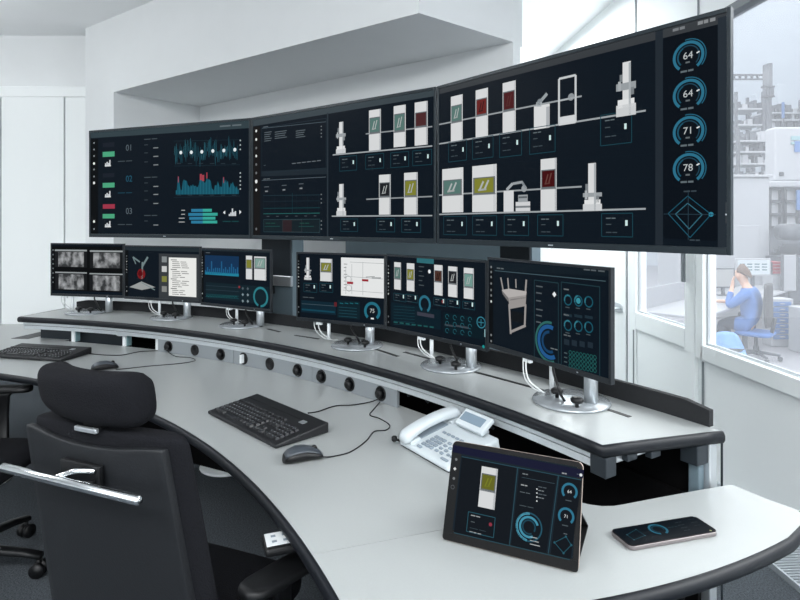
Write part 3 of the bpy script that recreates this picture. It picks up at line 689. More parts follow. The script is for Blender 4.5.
# 6 table model
t, sc, G = monitor(LR[2], LR[3], 1.3165, .988, 'small monitor nearest the right shelf end showing a grey table frame model', (.083, .05, .136, -.025))
G.ppoly([(487.6, 262), (610, 268.4), (610, 276.4), (487.6, 269.6)], (17, 28, 36)); G.lay(2); G.r(489.6, 268, 493.4, 344, (9, 12, 15)); G.lay(3)
for k, v in enumerate((267, 272, 277, 283.5, 290, 295.4, 301.4, 335, 341, 347)): G.disc(491.4, v, .005, (220, 224, 222) if v == 301.4 else (124, 128, 130), 6)
G.line((495, 270.6), (606, 281.2), .0026, (66, 88, 96)); G.dash(497, 268, 505, .006, (120, 130, 136)); G.dash(584, 269.4, 606, .006, (110, 120, 126), parts=3)
T = (150, 146, 144); T2 = (112, 110, 110); T3 = (176, 172, 170)
for a, b_, w in (((501, 277.4), (503.6, 291), .007), ((508, 278), (509, 290), .007), ((516, 279), (516.4, 288), .006), ((526.6, 279.6), (525.6, 293), .008), ((509.4, 304), (511, 334), .009), ((525.8, 304), (525, 326), .009), ((510.6, 332), (526, 325.4), .009)): G.line(a, b_, w, T)
G.lay(4); G.ppoly([(502, 290), (509.5, 288.6), (527, 291.4), (526.6, 295), (508.6, 297.6)], T3); G.ppoly([(508.6, 297.6), (526.6, 295), (526, 306), (510, 309)], T); G.ppoly([(502, 290), (508.6, 297.6), (508.8, 302), (503, 294)], T2)
G.line((510, 300), (526, 297.6), .004, T2); G.r(511.6, 310.6, 523.6, 323.6, (18, 22, 26)); G.lay(3)
G.frame(534.6, 280, 558.6, 364, .0026, (34, 60, 68)); G.frame(561.6, 282, 600, 378, .0026, (34, 60, 68))
for k, v in enumerate((286, 292.6, 300.4, 309, 315, 321.6)): G.dash(536.4, v, 544-(k % 3), .006, (104, 114, 120), parts=1)
G.disc(554.6, 294.4, .009, WHITE, 4)
G.ring(549.6, 342, .066, .008, (58, 126, 122), -290, -80, 24); G.ring(549.6, 342, .055, .013, (44, 110, 176), -300, -70, 24); G.ring(549.6, 342, .036, .009, (32, 82, 128), -300, -90, 20); G.lay(4); G.dash(551, 348, 559, .005, (130, 140, 146), parts=2); G.lay(3)
for r_, v in enumerate((300, 325.4)):
    G.dash(564, v-11, 570, .006, (130, 138, 142), parts=1)
    for j, u in enumerate((568.2, 578.6, 589)):
        G.ring(u, v+j*.9, .017, .004, (34, 104, 126), -360, 0, 16); G.ring(u, v+j*.9, .017, .005, (70, 160, 180), -200, -60-40*j, 10)
        G.lay(4); G.dash(u-2.4, v+j*.9+7, u+2.4, .004, (90, 104, 110), parts=1); G.lay(3)
        if not r_: G.r(u-4, v+13+j, u+4, v+17.4+j, (30, 46, 56))
G.disc(578.6, 300.8, .009, (70, 180, 200)); G.dash(564, 334.6, 572, .006, (110, 120, 126))
for j, u in enumerate((567, 574.6, 582.4, 590.6)): G.r(u-2.6, 338.6+j, u+2.6, 345.6+j, (32, 44, 54))
for j in range(8):
    for r_ in range(4): G.ring(570.6+j*3.5, 352.4+r_*4.4+j*.7, .007, .0022, (44, 118, 116), -360, 0, 6)
for r_ in range(4): G.dash(564.4, 352.6+r_*4.4, 568, .005, (90, 110, 116), parts=1)
G.done('screen_image', sc)
# ------------------------------------------------------------------ keyboards and mice
def keyboard(mtx, label):
    t = thing('keyboard', label, 'keyboard', mtx, 'desk keyboards')
    w, d = .46, .205
    b = MB(); z0, z1 = .014, .036           # wedge case, origin at the front left foot
    vs = [(0, 0, .002), (w, 0, .002), (w, d, .002), (0, d, .002), (0, 0, z0), (w, 0, z0), (w, d, z1), (0, d, z1)]
    b.add(vs, [(3, 2, 1, 0), (4, 5, 6, 7), (0, 1, 5, 4), (1, 2, 6, 5), (2, 3, 7, 6), (3, 0, 4, 7)], M['kbd']); b.build('case', t, bevel=.004)
    k = MB(); sl = (z1-z0)/d; R = Matrix.Rotation(math.atan(sl), 3, 'X')
    def key(x, y, kw, kd=.0155):
        zc = z0+sl*(y+kd/2)
        vs = []
        for s_, zz in ((1, 0), (.74, .0065)):
            for i, j in ((-1, -1), (1, -1), (1, 1), (-1, 1)): vs.append(Vector((x+kw/2, y+kd/2, zc))+R @ Vector((i*(kw/2-.0008)*s_, j*(kd/2-.0005)*s_, zz)))
        k.add(vs, [(0, 1, 5, 4), (1, 2, 6, 5), (2, 3, 7, 6), (3, 0, 4, 7), (4, 5, 6, 7)], M['key'])
    lg = k
    def legend(x, y, kw):
        zc = z0+sl*(y+.0078)
        c = Vector((x+kw*.36, y+.0092, zc))+R @ Vector((0, 0, .0069))
        vs = [c+R @ Vector((i*.0022, j*.0022, 0)) for i, j in ((-1, -1), (1, -1), (1, 1), (-1, 1))]
        lg.add(vs, [(0, 1, 2, 3)], M['silver'])
    pitch = .0182; rows = [(.018, 0), (.0365, .3), (.055, .6), (.0735, .4), (.092, 0)]
    for r_, (y, off) in enumerate(rows):
        x = .014
        if r_ == 0:
            for kw in (1.3, 1.2, 1.2, 5.6, 1.2, 1.2, 1.2, 1.3): key(x, y, kw*pitch); x += kw*pitch
        else:
            key(x, y, (1+off)*pitch); x += (1+off)*pitch
            while x < .272-pitch: key(x, y, pitch); legend(x, y, pitch); x += pitch
            key(x, y, .283-x)
        for j in range(3):
            if (r_ == 0) or (r_ == 1 and j == 1) or r_ >= 3: key(.292+j*pitch, y, pitch); legend(.292+j*pitch, y, pitch)
        for j in range(4): key(.358+j*pitch*1.0, y, pitch); legend(.358+j*pitch, y, pitch)
    for j in range(16): key(.014+j*pitch*1.02+(j//4)*.005, .118, pitch, .012)
    k.build('keys', t)
    b = MB(); c = Vector((.386, .152, z0+sl*.152+.001)); b.box(c, (.024, .02, .002), M['silver'], R); b.build('badge', t)
    b = MB(); b.box((.2, .162, z0+sl*.162+.0005), (.38, .004, .001), M['black'], R); b.build('groove', t)
    return t
def flat_mtx(x, y, z, a): return Matrix.Translation((x, y, z)) @ Matrix.Rotation(a, 4, 'Z')
kb = keyboard(flat_mtx(-.705, 2.107, DZ, -.80), 'black keyboard on the middle of the worktop beside the telephone')
k2 = dup(kb, flat_mtx(-2.152, 3.0, DZ, -.235), 'black keyboard at the left end of the desk behind the headrest')
def cable(parent, pts, r=.0022, name='cable', m='black'):
    b = MB(); b.tube(spline(pts, 8), r, M[m], 7); return b.build(name, parent, world=True)
cable(kb, [floor_pt(308, 413, DZ+.02), floor_pt(318, 411.5, DZ+.004), floor_pt(335, 406, DZ+.003), floor_pt(352, 405, DZ+.003), floor_pt(370, 402, DZ+.004), floor_pt(379, 398.6, DZ+.022)])
cable(k2, [floor_pt(77, 352.6, DZ+.012), floor_pt(88, 353.5, DZ+.003), floor_pt(105, 355, DZ+.003), floor_pt(122, 355, DZ+.003), floor_pt(140, 351.6, DZ+.003), floor_pt(160, 350.5, DZ+.004), floor_pt(167.6, 348.6, DZ+.032)])
def mouse(mtx, label):
    t = thing('computer_mouse', label, 'mouse', mtx, 'desk mice')
    def ring(y, w, h, base=.002): return [Vector((w*math.cos(a)*(1 if math.sin(a) > -.2 else .94), y, max(base, base+h*.42+h*.58*math.sin(a) if math.sin(a) > 0 else base+h*.42*(1+math.sin(a))))) for a in [2*PI*i/20 for i in range(20)]]
    prof = [(-.060, .010, .010), (-.056, .022, .022), (-.044, .031, .033), (-.02, .034, .040), (.006, .032, .039), (.03, .031, .031), (.048, .029, .022), (.056, .021, .014), (.059, .009, .008)]
    b = MB(); b.loft([ring(y, w, h) for y, w, h in prof], M['black']); b.build('body', t)
    top = [[Vector((w*1.015*math.sin(a), y, .002+h*.40+h*.62*math.cos(a)**.8+.0006)) for a in [(-1.05+2.1*i/10) for i in range(11)]] for y, w, h in prof[1:-1]]
    b = MB(); fs = []; n = 11
    for i in range(len(top)-1):
        for j in range(n-1): fs.append((i*n+j, i*n+j+1, (i+1)*n+j+1, (i+1)*n+j))
    b.add([p for r_ in top for p in r_], fs, M['mouse'], True); sh = b.build('top_shell', t); sh['label'] = 'blue grey top shell'
    so = sh.modifiers.new('t', 'SOLIDIFY'); so.thickness = .001
    b = MB(); b.loft([[Vector((-.004+x, .034+.008*math.cos(a), .031+.008*math.sin(a))) for a in [2*PI*i/14 for i in range(14)]] for x in (0, .008)], M['black']); b.build('scroll_wheel', t)
    return t
mp = floor_pt(303, 460, DZ)
m1 = mouse(flat_mtx(mp.x, mp.y, DZ, -1.15), 'dark mouse with a blue grey top in front of the middle keyboard')
mq = floor_pt(105, 369.5, DZ)
m2 = dup(m1, flat_mtx(mq.x, mq.y, DZ, -1.0), 'dark mouse peeking over the top of the chair headrest')
cable(m1, [floor_pt(323, 457, DZ+.012), floor_pt(332, 456.5, DZ+.003), floor_pt(350, 452, DZ+.003), floor_pt(366, 441, DZ+.003), floor_pt(374, 431.6, DZ+.003), floor_pt(386, 430, DZ+.003), floor_pt(389.5, 425, DZ+.003), floor_pt(380, 418.6, DZ+.003), floor_pt(370, 415, DZ+.003), floor_pt(374, 409, DZ+.004), floor_pt(380, 402, DZ+.012)], .002)
cable(m2, [floor_pt(116, 369.6, DZ+.012), floor_pt(126, 368.6, DZ+.003), floor_pt(150, 366, DZ+.003), floor_pt(180, 363.4, DZ+.003), floor_pt(195, 360.6, DZ+.003), floor_pt(190, 357.6, DZ+.003), floor_pt(176, 356.4, DZ+.003), floor_pt(168, 352, DZ+.02)], .002)

# ------------------------------------------------------------------ desk telephone
tp = thing('desk_telephone', 'white desk telephone with grey keys between the keyboard and the tablet', 'telephone', flat_mtx(-.004, 1.813, DZ, -.985))
W_, D_ = .25, .205
b = MB(); vs = [(0, 0, .004), (W_, 0, .004), (W_, D_, .004), (0, D_, .004), (.004, .002, .018), (W_-.004, .002, .018), (W_-.006, D_-.006, .058), (.006, D_-.006, .058)]
b.add(vs, [(3, 2, 1, 0), (4, 5, 6, 7), (0, 1, 5, 4), (1, 2, 6, 5), (2, 3, 7, 6), (3, 0, 4, 7)], M['phone']); b.build('base', tp, bevel=.006, seg=3)
b = MB(); b.box((W_/2, D_/2, .003), (W_-.012, D_-.012, .006), M['dark']); b.build('foot', tp)
sl = .04/.199; tz = lambda y: .018+sl*y
RT = Matrix.Rotation(math.atan(sl), 3, 'X')
rings = []      # handset: an arched bar with thicker ear and mouth pieces, resting on the left of the base
for i in range(25):
    s_ = i/24; y = -.012+.225*s_; e = abs(2*s_-1)
    hw = .024+.005*e**3; ht = .015+.007*e**4; zc = tz(max(0, min(y, D_)))+.020+.014*(1-e**2)-.006*e**6
    if i in (0, 24): hw *= .55; ht *= .5
    if i in (1, 23): hw *= .88; ht *= .85
    rings.append(ell((.036, y, zc), (1, 0, 0), (0, -.1, 1), hw, ht, 20, 2.6))
b = MB(); b.loft(rings, M['phone']); b.build('handset', tp)
b = MB(); b.box((.036, .024, tz(.02)+.004), (.05, .04, .014), M['phone'], RT); b.build('cradle', tp, bevel=.004); b = MB(); b.box((.036, .182, tz(.18)+.004), (.05, .036, .014), M['phone'], RT); b.build('cradle', tp, bevel=.004)
b = MB(); b.box((.036, .103, tz(.1)+.002), (.036, .11, .003), M['phonekey'], RT); b.build('cradle_recess', tp)
k = MB()
def pkey(x, y, w=.0125, d=.0085, m='phonekey'): k.box((x, y, tz(y)+.002), (w, d, .005), M[m], RT)
for r_ in range(4):
    for c in range(3): pkey(.088+c*.0185, .034+r_*.0165, .0145, .0115)
for r_ in range(4): pkey(.152, .034+r_*.0165); pkey(.176, .034+r_*.0165)
for c in range(5): pkey(.085+c*.021, .116, .014, .008)
for c in range(3): pkey(.2+c*.016, .04+c*.0, .01, .008); pkey(.2+c*.016, .06, .01, .008); pkey(.2+c*.016, .08, .01, .008)
pkey(.21, .018, .03, .008); pkey(.09, .016, .02, .008)
k.build('keys', tp, bevel=.001)
RD = Matrix.Rotation(.62, 3, 'X')
b = MB(); b.box((.15, .183, .082), (.125, .062, .016), M['phone'], RD); dp = b.build('display_housing', tp, bevel=.004, seg=3)
b = MB(); b.box(Vector((.146, .183, .082))+RD @ Vector((0, .002, .0085)), (.098, .032, .0015), M['lcd'], RD); b.build('display', dp)
b = MB(); b.box((.15, .195, .05), (.09, .016, .03), M['phone']); b.build('display_foot', tp)
b = MB(); b.lathe((-.010, -.010, .012), [(.006, 0), (.009, .003), (.009, .014), (.005, .017)], M['black'], 14); b.tube(spline([(-.012, -.012, .02), (-.02, -.008, .018), (.0, .004, .014)]), .004, M['black'], 8); b.build('cord_plug', tp)

# ------------------------------------------------------------------ tablet and smartphone
yaw, lean = -.443, .35
tm = Matrix.Translation((.0925, 1.2695, DZ+.003)) @ Matrix.Rotation(yaw, 4, 'Z') @ Matrix.Rotation(-lean, 4, 'X')
tb = thing('tablet', 'black tablet standing on its folding stand at the right end of the desk', 'tablet', tm)
TW, TH = .291, .207
def rrect(x0, z0, x1, z1, r, n=6):
    out = []
    for cx, cz, a in ((x1-r, z1-r, 0), (x0+r, z1-r, 90), (x0+r, z0+r, 180), (x1-r, z0+r, 270)):
        out += [(cx+r*math.cos(math.radians(a+90*i/n)), cz+r*math.sin(math.radians(a+90*i/n))) for i in range(n+1)]
    return out
def slab(b, poly, y0, y1, m):
    n = len(poly); b.add([(x, y0, z) for x, z in poly]+[(x, y1, z) for x, z in poly], [list(range(n)), list(range(n, 2*n))[::-1]]+[(i, (i+1) % n, n+(i+1) % n, n+i) for i in range(n)], m)
b = MB(); slab(b, rrect(0, 0, TW, TH, .012), .0012, .009, M['bronze']); b.build('shell', tb, bevel=.001)
b = MB(); slab(b, rrect(.0008, .0008, TW-.0008, TH-.0008, .0115), 0, .0012, M['tabblack']); b.build('front_glass', tb)
b = MB(); slab(b, rrect(.001, .001, TW-.001, .021, .006), -.0012, .0, M['tabblack']); b.build('keyboard_hinge', tb)
b = MB(); slab(b, rrect(.016, .0235, TW-.012, TH-.011, .002), -.0006, .0, glow((20, 32, 42))); sc = b.build('screen', tb)
# stand: a hinged flap from the middle of the back down to the desk
st = MB(); top = Vector((0, .0095, TH*.56)); Rl = tm.to_3x3().inverted()
wx = Rl @ Vector((-math.sin(yaw), math.cos(yaw), 0))          # horizontal, away from the viewer
dn = Rl @ Vector((0, 0, -1))
hgt = (tm @ top).z-DZ-.002; ft = top+dn*hgt+wx*.145
u_ = (ft-top).normalized(); nn = Vector((1, 0, 0)).cross(u_)
vs = []
for x in (.012, TW-.006):
    for p in (top, ft):
        for s_ in (0, .003): vs.append(Vector((x, p.y, p.z))+nn*s_)
st.add(vs, [(0, 1, 3, 2), (4, 6, 7, 5), (0, 4, 5, 1), (2, 3, 7, 6), (0, 2, 6, 4), (1, 5, 7, 3)], M['black']); d0 = Vector((0, .0095, .0)); vb = []
for x in (.012, TW-.006):
    for p in (d0, ft):
        for s_ in (0, -.003): vb.append(Vector((x, p.y, p.z))+dn*s_)
st.add(vb, [(0, 1, 3, 2), (4, 6, 7, 5), (0, 4, 5, 1), (2, 3, 7, 6), (0, 2, 6, 4), (1, 5, 7, 3)], M['black'])
st.add([Vector((x, p.y, p.z)) for x in (TW-.03, TW-.027) for p in (d0, ft, top)], [(0, 1, 2), (3, 5, 4), (0, 3, 4, 1), (1, 4, 5, 2), (2, 5, 3, 0)], M['black']); st.build('folding_stand', tb)
G = Gfx(tm, -.0006); G.p0 = None
def TP(x, z): return (x, z)
G.ppoly([(453.5, 444.8), (584, 470), (583, 478.5), (452.4, 452)], (16, 19, 46)); G.lay(2)
G.ppoly([(452.4, 452.2), (461.5, 454), (452, 534), (443, 533)], (36, 38, 40)); G.ppoly([(462, 457), (516.4, 468), (508.6, 545), (454, 532)], NAVY2); G.ppoly([(519.5, 468.6), (557, 475.4), (546.4, 553), (511, 545.4)], NAVY2); G.ppoly([(560, 476.4), (581.6, 480.6), (570.6, 559), (550.6, 554)], NAVY2); G.lay(3)
for a, b_ in (((517.8, 468), (509.6, 545)), ((558.6, 475.6), (548.4, 553.6)), ((462, 456.6), (581.6, 480)), ((454, 532.6), (570, 559.6))): G.line(a, b_, .0016, (38, 72, 84))
for u, v, on in ((456.4, 459.4, 0), (455, 468.8, 1), (454, 478.4, 0), (452.8, 487, 0)):
    if v < 480: G.disc(u, v, .0038 if on else .003, (214, 216, 214) if on else (120, 124, 126), 4 if on else 10)
    else: G.ring(u, v, .0045, .001, (96, 100, 104), -360, 0, 14)
G.dash(562, 473, 567.6, .0035, (190, 194, 200)); G.disc(581, 475, .003, (222, 226, 228)); G.dash(577, 474, 579, .002, (120, 130, 150), parts=1)
a, b2 = G.p(482, 466), G.p(490.6, 509.6); G.module(482, 466, 494.6, 510, 474, 491, (126, 128, 40), (196, 206, 60)); G.lay(3)
G.frame(468.6, 511.6, 493.6, 537.6, .0014, (38, 84, 98))
G.dash(471, 515, 482, .0026, (196, 202, 204)); G.dash(471, 521.4, 475.6, .002, (110, 122, 128), parts=1); G.dash(469.6, 531.4, 482, .0026, (196, 202, 204), parts=3); G.dash(470, 527.6, 489, .0014, (70, 88, 98)); G.disc(490.6, 524.4, .004, (176, 62, 84), 6)
G.dash(522.6, 473.6, 529, .0028, (150, 160, 166)); G.line((521.8, 477.2), (555, 483.6), .0008, (60, 80, 90)); G.dash(521, 484.6, 528.6, .003, (196, 202, 204)); G.dash(520, 491.6, 532, .002, (110, 122, 128)); G.dash(519.6, 505, 536, .0016, (96, 110, 118))
for k in range(4): G.dash(538.4, 486.6+3.6*k, 548-(k % 2)*3, .0024, (150, 160, 166) if k % 2 else (100, 112, 120)); G.disc(537, 489+4*k, .0014, WHITE)
G.ring(529, 527, .028, .003, (40, 100, 124), -300, 60, 40); G.ring(529, 527, .028, .0045, (96, 190, 220), -265, -90, 30); G.ring(529, 527, .021, .0045, (84, 180, 212), -300, -20, 34); G.ring(529, 527, .0145, .003, (30, 84, 106), -300, 30, 24)
for k in range(3): G.dash(530, 536.6+3.6*k, 539+k*1.4, .0022, (214, 220, 222), parts=1)
for u, v, n in ((569.6, 491.4, '64'), (566.2, 516.2, '71')): G.ring(u, v, .0165, .0045, (58, 146, 180), -225, 45, 30); G.text(u, v+.4, n, .009, (214, 220, 222)); G.dash(u-4, v+8.6, u+3, .0022, (100, 114, 122), parts=1)
q = [(566, 536.6), (571.4, 545), (563.6, 553), (554.6, 542.4)]
for i in range(4): G.line(q[i], q[(i+1) % 4], .0014, (44, 104, 124)); G.disc(*q[i], .0022, (52, 112, 132))
G.dash(563.6, 533.4, 568, .002, (120, 132, 140), parts=1); G.done('screen_image', sc)

pm = flat_mtx(.491, 1.225, DZ, .27)
sp = thing('smartphone', 'dark smartphone lying flat on the white worktop to the right of the tablet', 'phone', pm)
PL, PW, PT = .232, .073, .0105
def slabz(b, poly, z0, z1, m): b.prism(poly, z0, z1, m)
b = MB(); slabz(b, rrect(0, 0, PL, PW, .013), .0006, PT-.0005, M['phonemetal']); b.build('metal_frame', sp, bevel=.002, seg=3)
b = MB(); slabz(b, rrect(.0012, .0012, PL-.0012, PW-.0012, .012), PT-.0005, PT+.0004, M['tabblack']); b.build('front_glass', sp)
b = MB(); slabz(b, rrect(.004, .004, PL-.004, PW-.004, .010), PT+.0003, PT+.0006, glow((11, 20, 28))); sc = b.build('screen', sp)
# the lit picture lies flat: reuse the standing helper with a tipped frame
fm = pm @ Matrix.Translation((0, 0, PT+.0006)) @ Matrix.Rotation(-PI/2, 4, 'X')
G = Gfx(fm, 0)
G.ring(658, 529.4, .0215, .005, (52, 130, 158), -250, 70, 30); G.ring(658, 529.4, .0145, .003, (30, 78, 98), -250, 20, 24)
q = [(627, 535), (636, 529.6), (645, 535.6), (634, 540)]
for i in range(4): G.line(q[i], q[(i+1) % 4], .0012, (40, 100, 118)); G.disc(*q[i], .0018, (80, 130, 146))
for k in range(4): G.dash(675+3*k, 523+2.6*k, 684+3*k, .0022, (70, 86, 94)); G.dash(688+3*k, 520+3*k, 697+3*k, .002, (60, 74, 82)) if k < 3 else None
G.disc(694, 516.6, .003, (150, 160, 162), 4); G.disc(710.6, 530.6, .003, (170, 176, 130), 4); G.dash(668, 528, 680, .0016, (60, 90, 100), parts=3)
gi = G.mb
ob = G.done('screen_image', None); ob.parent = sc; ob.matrix_local = WM[sp.name].inverted() @ fm

# ------------------------------------------------------------------ control pad under the desk edge
c = floor_pt(284, 537, .705)
cm = flat_mtx(-.272, 1.36, .676, .35)
cp = thing('desk_control_pad', 'small keypad with white face held under the curved desk edge', 'control pad', cm)
b = MB(); b.box((.01, 0, .010), (.12, .078, .020), M['black']); b.build('case', cp, bevel=.008, seg=3)
b = MB(); b.box((0, .003, .0205), (.09, .056, .002), M['white']); fp = b.build('face_plate', cp, bevel=.0005)
for i in range(3):
    for j in range(2): b = MB(); b.box((-.026+.026*i, -.010+.024*j, .022), (.011, .007, .002), M['phonekey']); b.build('button', fp)
b = MB(); b.box((.075, .0, .024), (.05, .05, .036), M['black']); b.build('bracket', cp)

# ------------------------------------------------------------------ office chairs
def office_chair(mtx, label, detail=True, arm=(.30, 0, .682, 0)):
    """origin on the floor under the seat; +y is the way the sitter faces"""
    t = thing('office_chair', label, 'office chair', mtx, 'black office chairs')
    def curve(x): return .35*x*x            # ends of the back wrap forward
    yb = -.285
    # padded back
    b = MB(); rings = []
    N = 20
    for i in range(N+1):
        x = -.235+.47*i/N; e = abs(2*i/N-1); hz = (1.0-.47)/2*(1-.04*e**8); th = .032*(1-.55*e**10); zc = .735
        if i in (0, N): hz *= .97; th *= .45
        rings.append([Vector((x*(1-.06*((q.z-zc)/.26)), q.y-(q.z-.905)*.18, q.z)) for q in ell((x, yb+.04+curve(x), zc), (0, 1, 0), (0, 0, 1), th, hz, 36, 7)])
    b.loft(rings, M['fabric']); b.build('backrest', t)
    b = MB(); rings = []
    for i in range(N+1):
        x = -.222+.432*i/N; e = abs(2*i/N-1); hz = .262*(1-.03*e**8); th = .011; zc = .725
        rings.append([Vector((x*(1-.06*((q.z-zc)/.26)), q.y-(q.z-.905)*.18, q.z+.02*(1-e**2)*(1 if q.z > zc else 0)*-1)) for q in ell((x, yb+.006+curve(x), zc), (0, 1, 0), (0, 0, 1), th, hz, 36, 9)])
    b.loft(rings, M['shell']); sh = b.build('back_shell', t, bevel=.002); sh['label'] = 'dark grey plastic back shell'
    # headrest
    b = MB(); rings = []
    for i in range(27):
        a = -1+2*i/26; x = -.026+.168*a; e = abs(a); th = .041*(1-e**14)**.5 if e < 1 else .004; hz = .056*(1-.9*e**16)+.004*a
        rings.append(ell((x, yb-.012+1.7*x*x+.01, 1.068), (-.25*a, 1, 0), (0, -.16, 1), max(th, .010), max(hz, .02), 28, 3.0))
    b.loft(rings, M['fabric']); b.build('headrest', t)
    b = MB(); b.box((0, yb-.012, 1.0), (.065, .010, .011), M['silver']); b.box((0, yb+.01, .99), (.05, .02, .08), M['black']); b.build('headrest_bracket', t, bevel=.003)
    # coat bar
    if detail:
        b = MB(); b.tube([(-.2, yb-.058, .905), (-.197, yb-.058, .905), (.197, yb-.058, .905), (.2, yb-.058, .905)], [.008, .0098, .0098, .008], M['chrome'], 16); cb = b.build('coat_bar', t); cb['label'] = 'chrome coat bar'
        b = MB(); b.box((-.004, yb-.020, .903), (.115, .014, .062), M['black']); b.build('bar_plate', t, bevel=.003)
        b = MB(); b.tube(spline([(-.045, yb-.058, .905), (-.02, yb-.048, .915), (.01, yb-.042, .925), (.045, yb-.028, .925)]), .006, M['chrome'], 10); b.tube([(-.035, yb-.012, .9), (-.035, yb-.058, .905)], .006, M['chrome']); b.tube([(.04, yb-.012, .9), (.04, yb-.058, .905)], .006, M['black']); b.build('bar_arm', t)
    # seat
    b = MB(); rings = []
    for i in range(25):
        y = -.235+.47*i/24; e = abs(2*i/24-1); hw = .245*(1-.22*e**6); th = .042*(1-.6*e**10)
        rings.append(ell((0, y, .455-.02*max(0, (i-18)/6)**2), (1, 0, 0), (0, 0, 1), hw, th, 28, 4))
    b.loft(rings, M['fabric']); b.build('seat', t)
    b = MB(); b.box((0, -.02, .392), (.28, .30, .04), M['black']); b.box((0, yb+.05, .42), (.07, .12, .05), M['black'], Matrix.Rotation(.35, 3, 'X')); b.build('tilt_mechanism', t, bevel=.01)
    # arms
    for s_ in (-1, 1):
        b = MB(); rings = []
        for i in range(17):
            y = -.125+.25*i/16; e = abs(2*i/16-1); ca, sa = math.cos(arm[3]), math.sin(arm[3])*-s_; rings.append(ell((s_*arm[0]-sa*y, arm[1]+ca*y, arm[2]), (ca, sa, 0), (0, 0, 1), .042*(1-.5*e**8), .013, 18, 3.5))
        b.loft(rings, M['black']); b.build('armrest', t)
        b = MB(); b.loft([ell((s_*x, y, z), (1, 0, 0), (0, 1, 0), rx, ry, 14, 3) for x, y, z, rx, ry in ((arm[0], arm[1], arm[2]-.01, .03, .055), (arm[0]-.005, arm[1]*.8, arm[2]-.03, .014, .035), (.295, 0, .56, .013, .03), (.29, 0, .43, .015, .034), (.24, 0, .39, .02, .034), (.12, 0, .386, .02, .034))], M['black']); b.build('arm_post', t)
    # column and five-star base
    b = MB(); b.lathe((0, 0, 0), [(.03, .09), (.03, .24), (.02, .245), (.02, .375)], M['black'], 18); b.build('gas_lift', t)
    b = MB(); b.lathe((0, 0, 0), [(.05, .075), (.055, .09), (.045, .125)], M['black'], 18); b.build('hub', t)
    for k in range(5):
        a = math.radians(72*k+BASE_ROT); dx, dy = math.cos(a), math.sin(a); ax = Vector((dx, dy, 0)); sd = Vector((-dy, dx, 0))
        b = MB(); b.loft([ell(ax*r_+Vector((0, 0, z)), sd, (0, 0, 1), w, h, 14, 3) for r_, z, w, h in ((.03, .105, .026, .02), (.14, .112, .024, .017), (.26, .098, .021, .014), (.335, .082, .019, .012))], M['black']); lg_ = b.build('base_leg', t)
        b = MB(); c = ax*.325
        for o in (-.016, .016):
            b.loft([[c+ax*(.029*math.cos(q))+sd*(o+w)+Vector((0, 0, .029+.029*math.sin(q))) for q in [2*PI*j/18 for j in range(18)]] for w in (-.009, .009)], M['black'])
        b.tube([c+Vector((0, 0, .03)), c+Vector((0, 0, .08))], .009, M['black']); b.build('caster', lg_)
    return t
BASE_ROT = 40
d_ = math.atan2(.378, .926)                      # facing of the front chair (right of straight ahead)
c1 = Vector((-.687, 1.185))+Vector((.378, .926))*.343
ch = office_chair(flat_mtx(c1.x, c1.y, 0, -d_), 'black office chair seen from behind with headrest and chrome coat bar', True, (.335, -.035, .632, .30))
BASE_ROT = 90
c2 = office_chair(flat_mtx(-1.8, 2.33, 0, -PI/2+.06), 'black office chair turned sideways at the left edge of the photo')
SKY, LAMP, HALL, EXPO = 2.7, 95., 700., 0.
# ------------------------------------------------------------------ room shell
CZ, SF = 3.17, 2.54
K, F0, F1, B0, B1 = (-2.79, 5.10), (-2.395, 4.81), (.099, 3.006), (-1.89, 5.43), (.685, 3.487)
b = MB(); b.prism([(-7, -3), (1.95, -3), (1.4, 8.2), (-7, 8.2)], -.12, 0, M['carpet']); struct('floor', b)
b = MB(); b.prism([(-7, -3), (2.3, -3), (1.7, 8.2), (-7, 8.2)], CZ, CZ+.1, M['ceiling']); struct('ceiling', b)
bn = Vector((.603, .798))
b = MB(); b.prism([B0, B1, (B1[0]+.1*bn.x, B1[1]+.1*bn.y), (B0[0]+.1*bn.x, B0[1]+.1*bn.y)], 0, SF, M['wall']); struct('wall_back', b)
b = MB(); b.prism([K, F0, B0, (B0[0]+.08, B0[1]+.106), (-2.2, 5.9)], 0, SF, M['wall']); struct('wall_pier', b)
b = MB(); b.prism([K, F1, (B1[0], B1[1]), (B1[0]+.08, B1[1]+.106), (B0[0]+.08, B0[1]+.106), (-2.2, 5.9)], SF, CZ, M['wall']); struct('wall_bulkhead', b)
b = MB(); b.prism([(-7, 5.3), (-2.6, 5.3), (-2.45, 5.6), (-7, 5.6)], 0, CZ, M['wall']); struct('wall_left', b)
b = MB(); b.box((-7.05, 1.2, CZ/2), (.1, 8.4, CZ), M['wall']); struct('wall_side', b)
b = MB(); b.box((-4.0, 8.25, CZ/2), (12, .1, CZ), M['wall']); struct('wall_end', b)
# cornice and flush door on the left wall
b = MB(); b.box((-4.9, 5.28, 2.645), (4.3, .05, .095), M['door']); struct('trim_1', b, .004)
b = MB(); b.box((-3.365, 5.285, 1.3), (.57, .04, 2.60), M['door']); d1 = struct('door_1', b, .003)
b = MB(); b.box((-3.077, 5.293, 1.296), (.008, .02, 2.60), M['joint']); b.build('joint', d1)
b = MB(); b.box((-3.70, 5.27, 1.29), (.07, .06, 2.585), M['wall']); struct('trim_2', b, .004)
b = MB(); b.box((-2.86, 5.288, 1.3), (.42, .03, 2.60), M['door']); struct('trim_3', b, .002)
# grey board low on the niche wall
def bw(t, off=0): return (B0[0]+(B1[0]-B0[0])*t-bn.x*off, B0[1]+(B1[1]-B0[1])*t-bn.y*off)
b = MB(); b.prism([bw(.584), bw(1.0), bw(1.0, .03), bw(.584, .03)], .6, 1.5, M['board']); struct('trim_4', b)
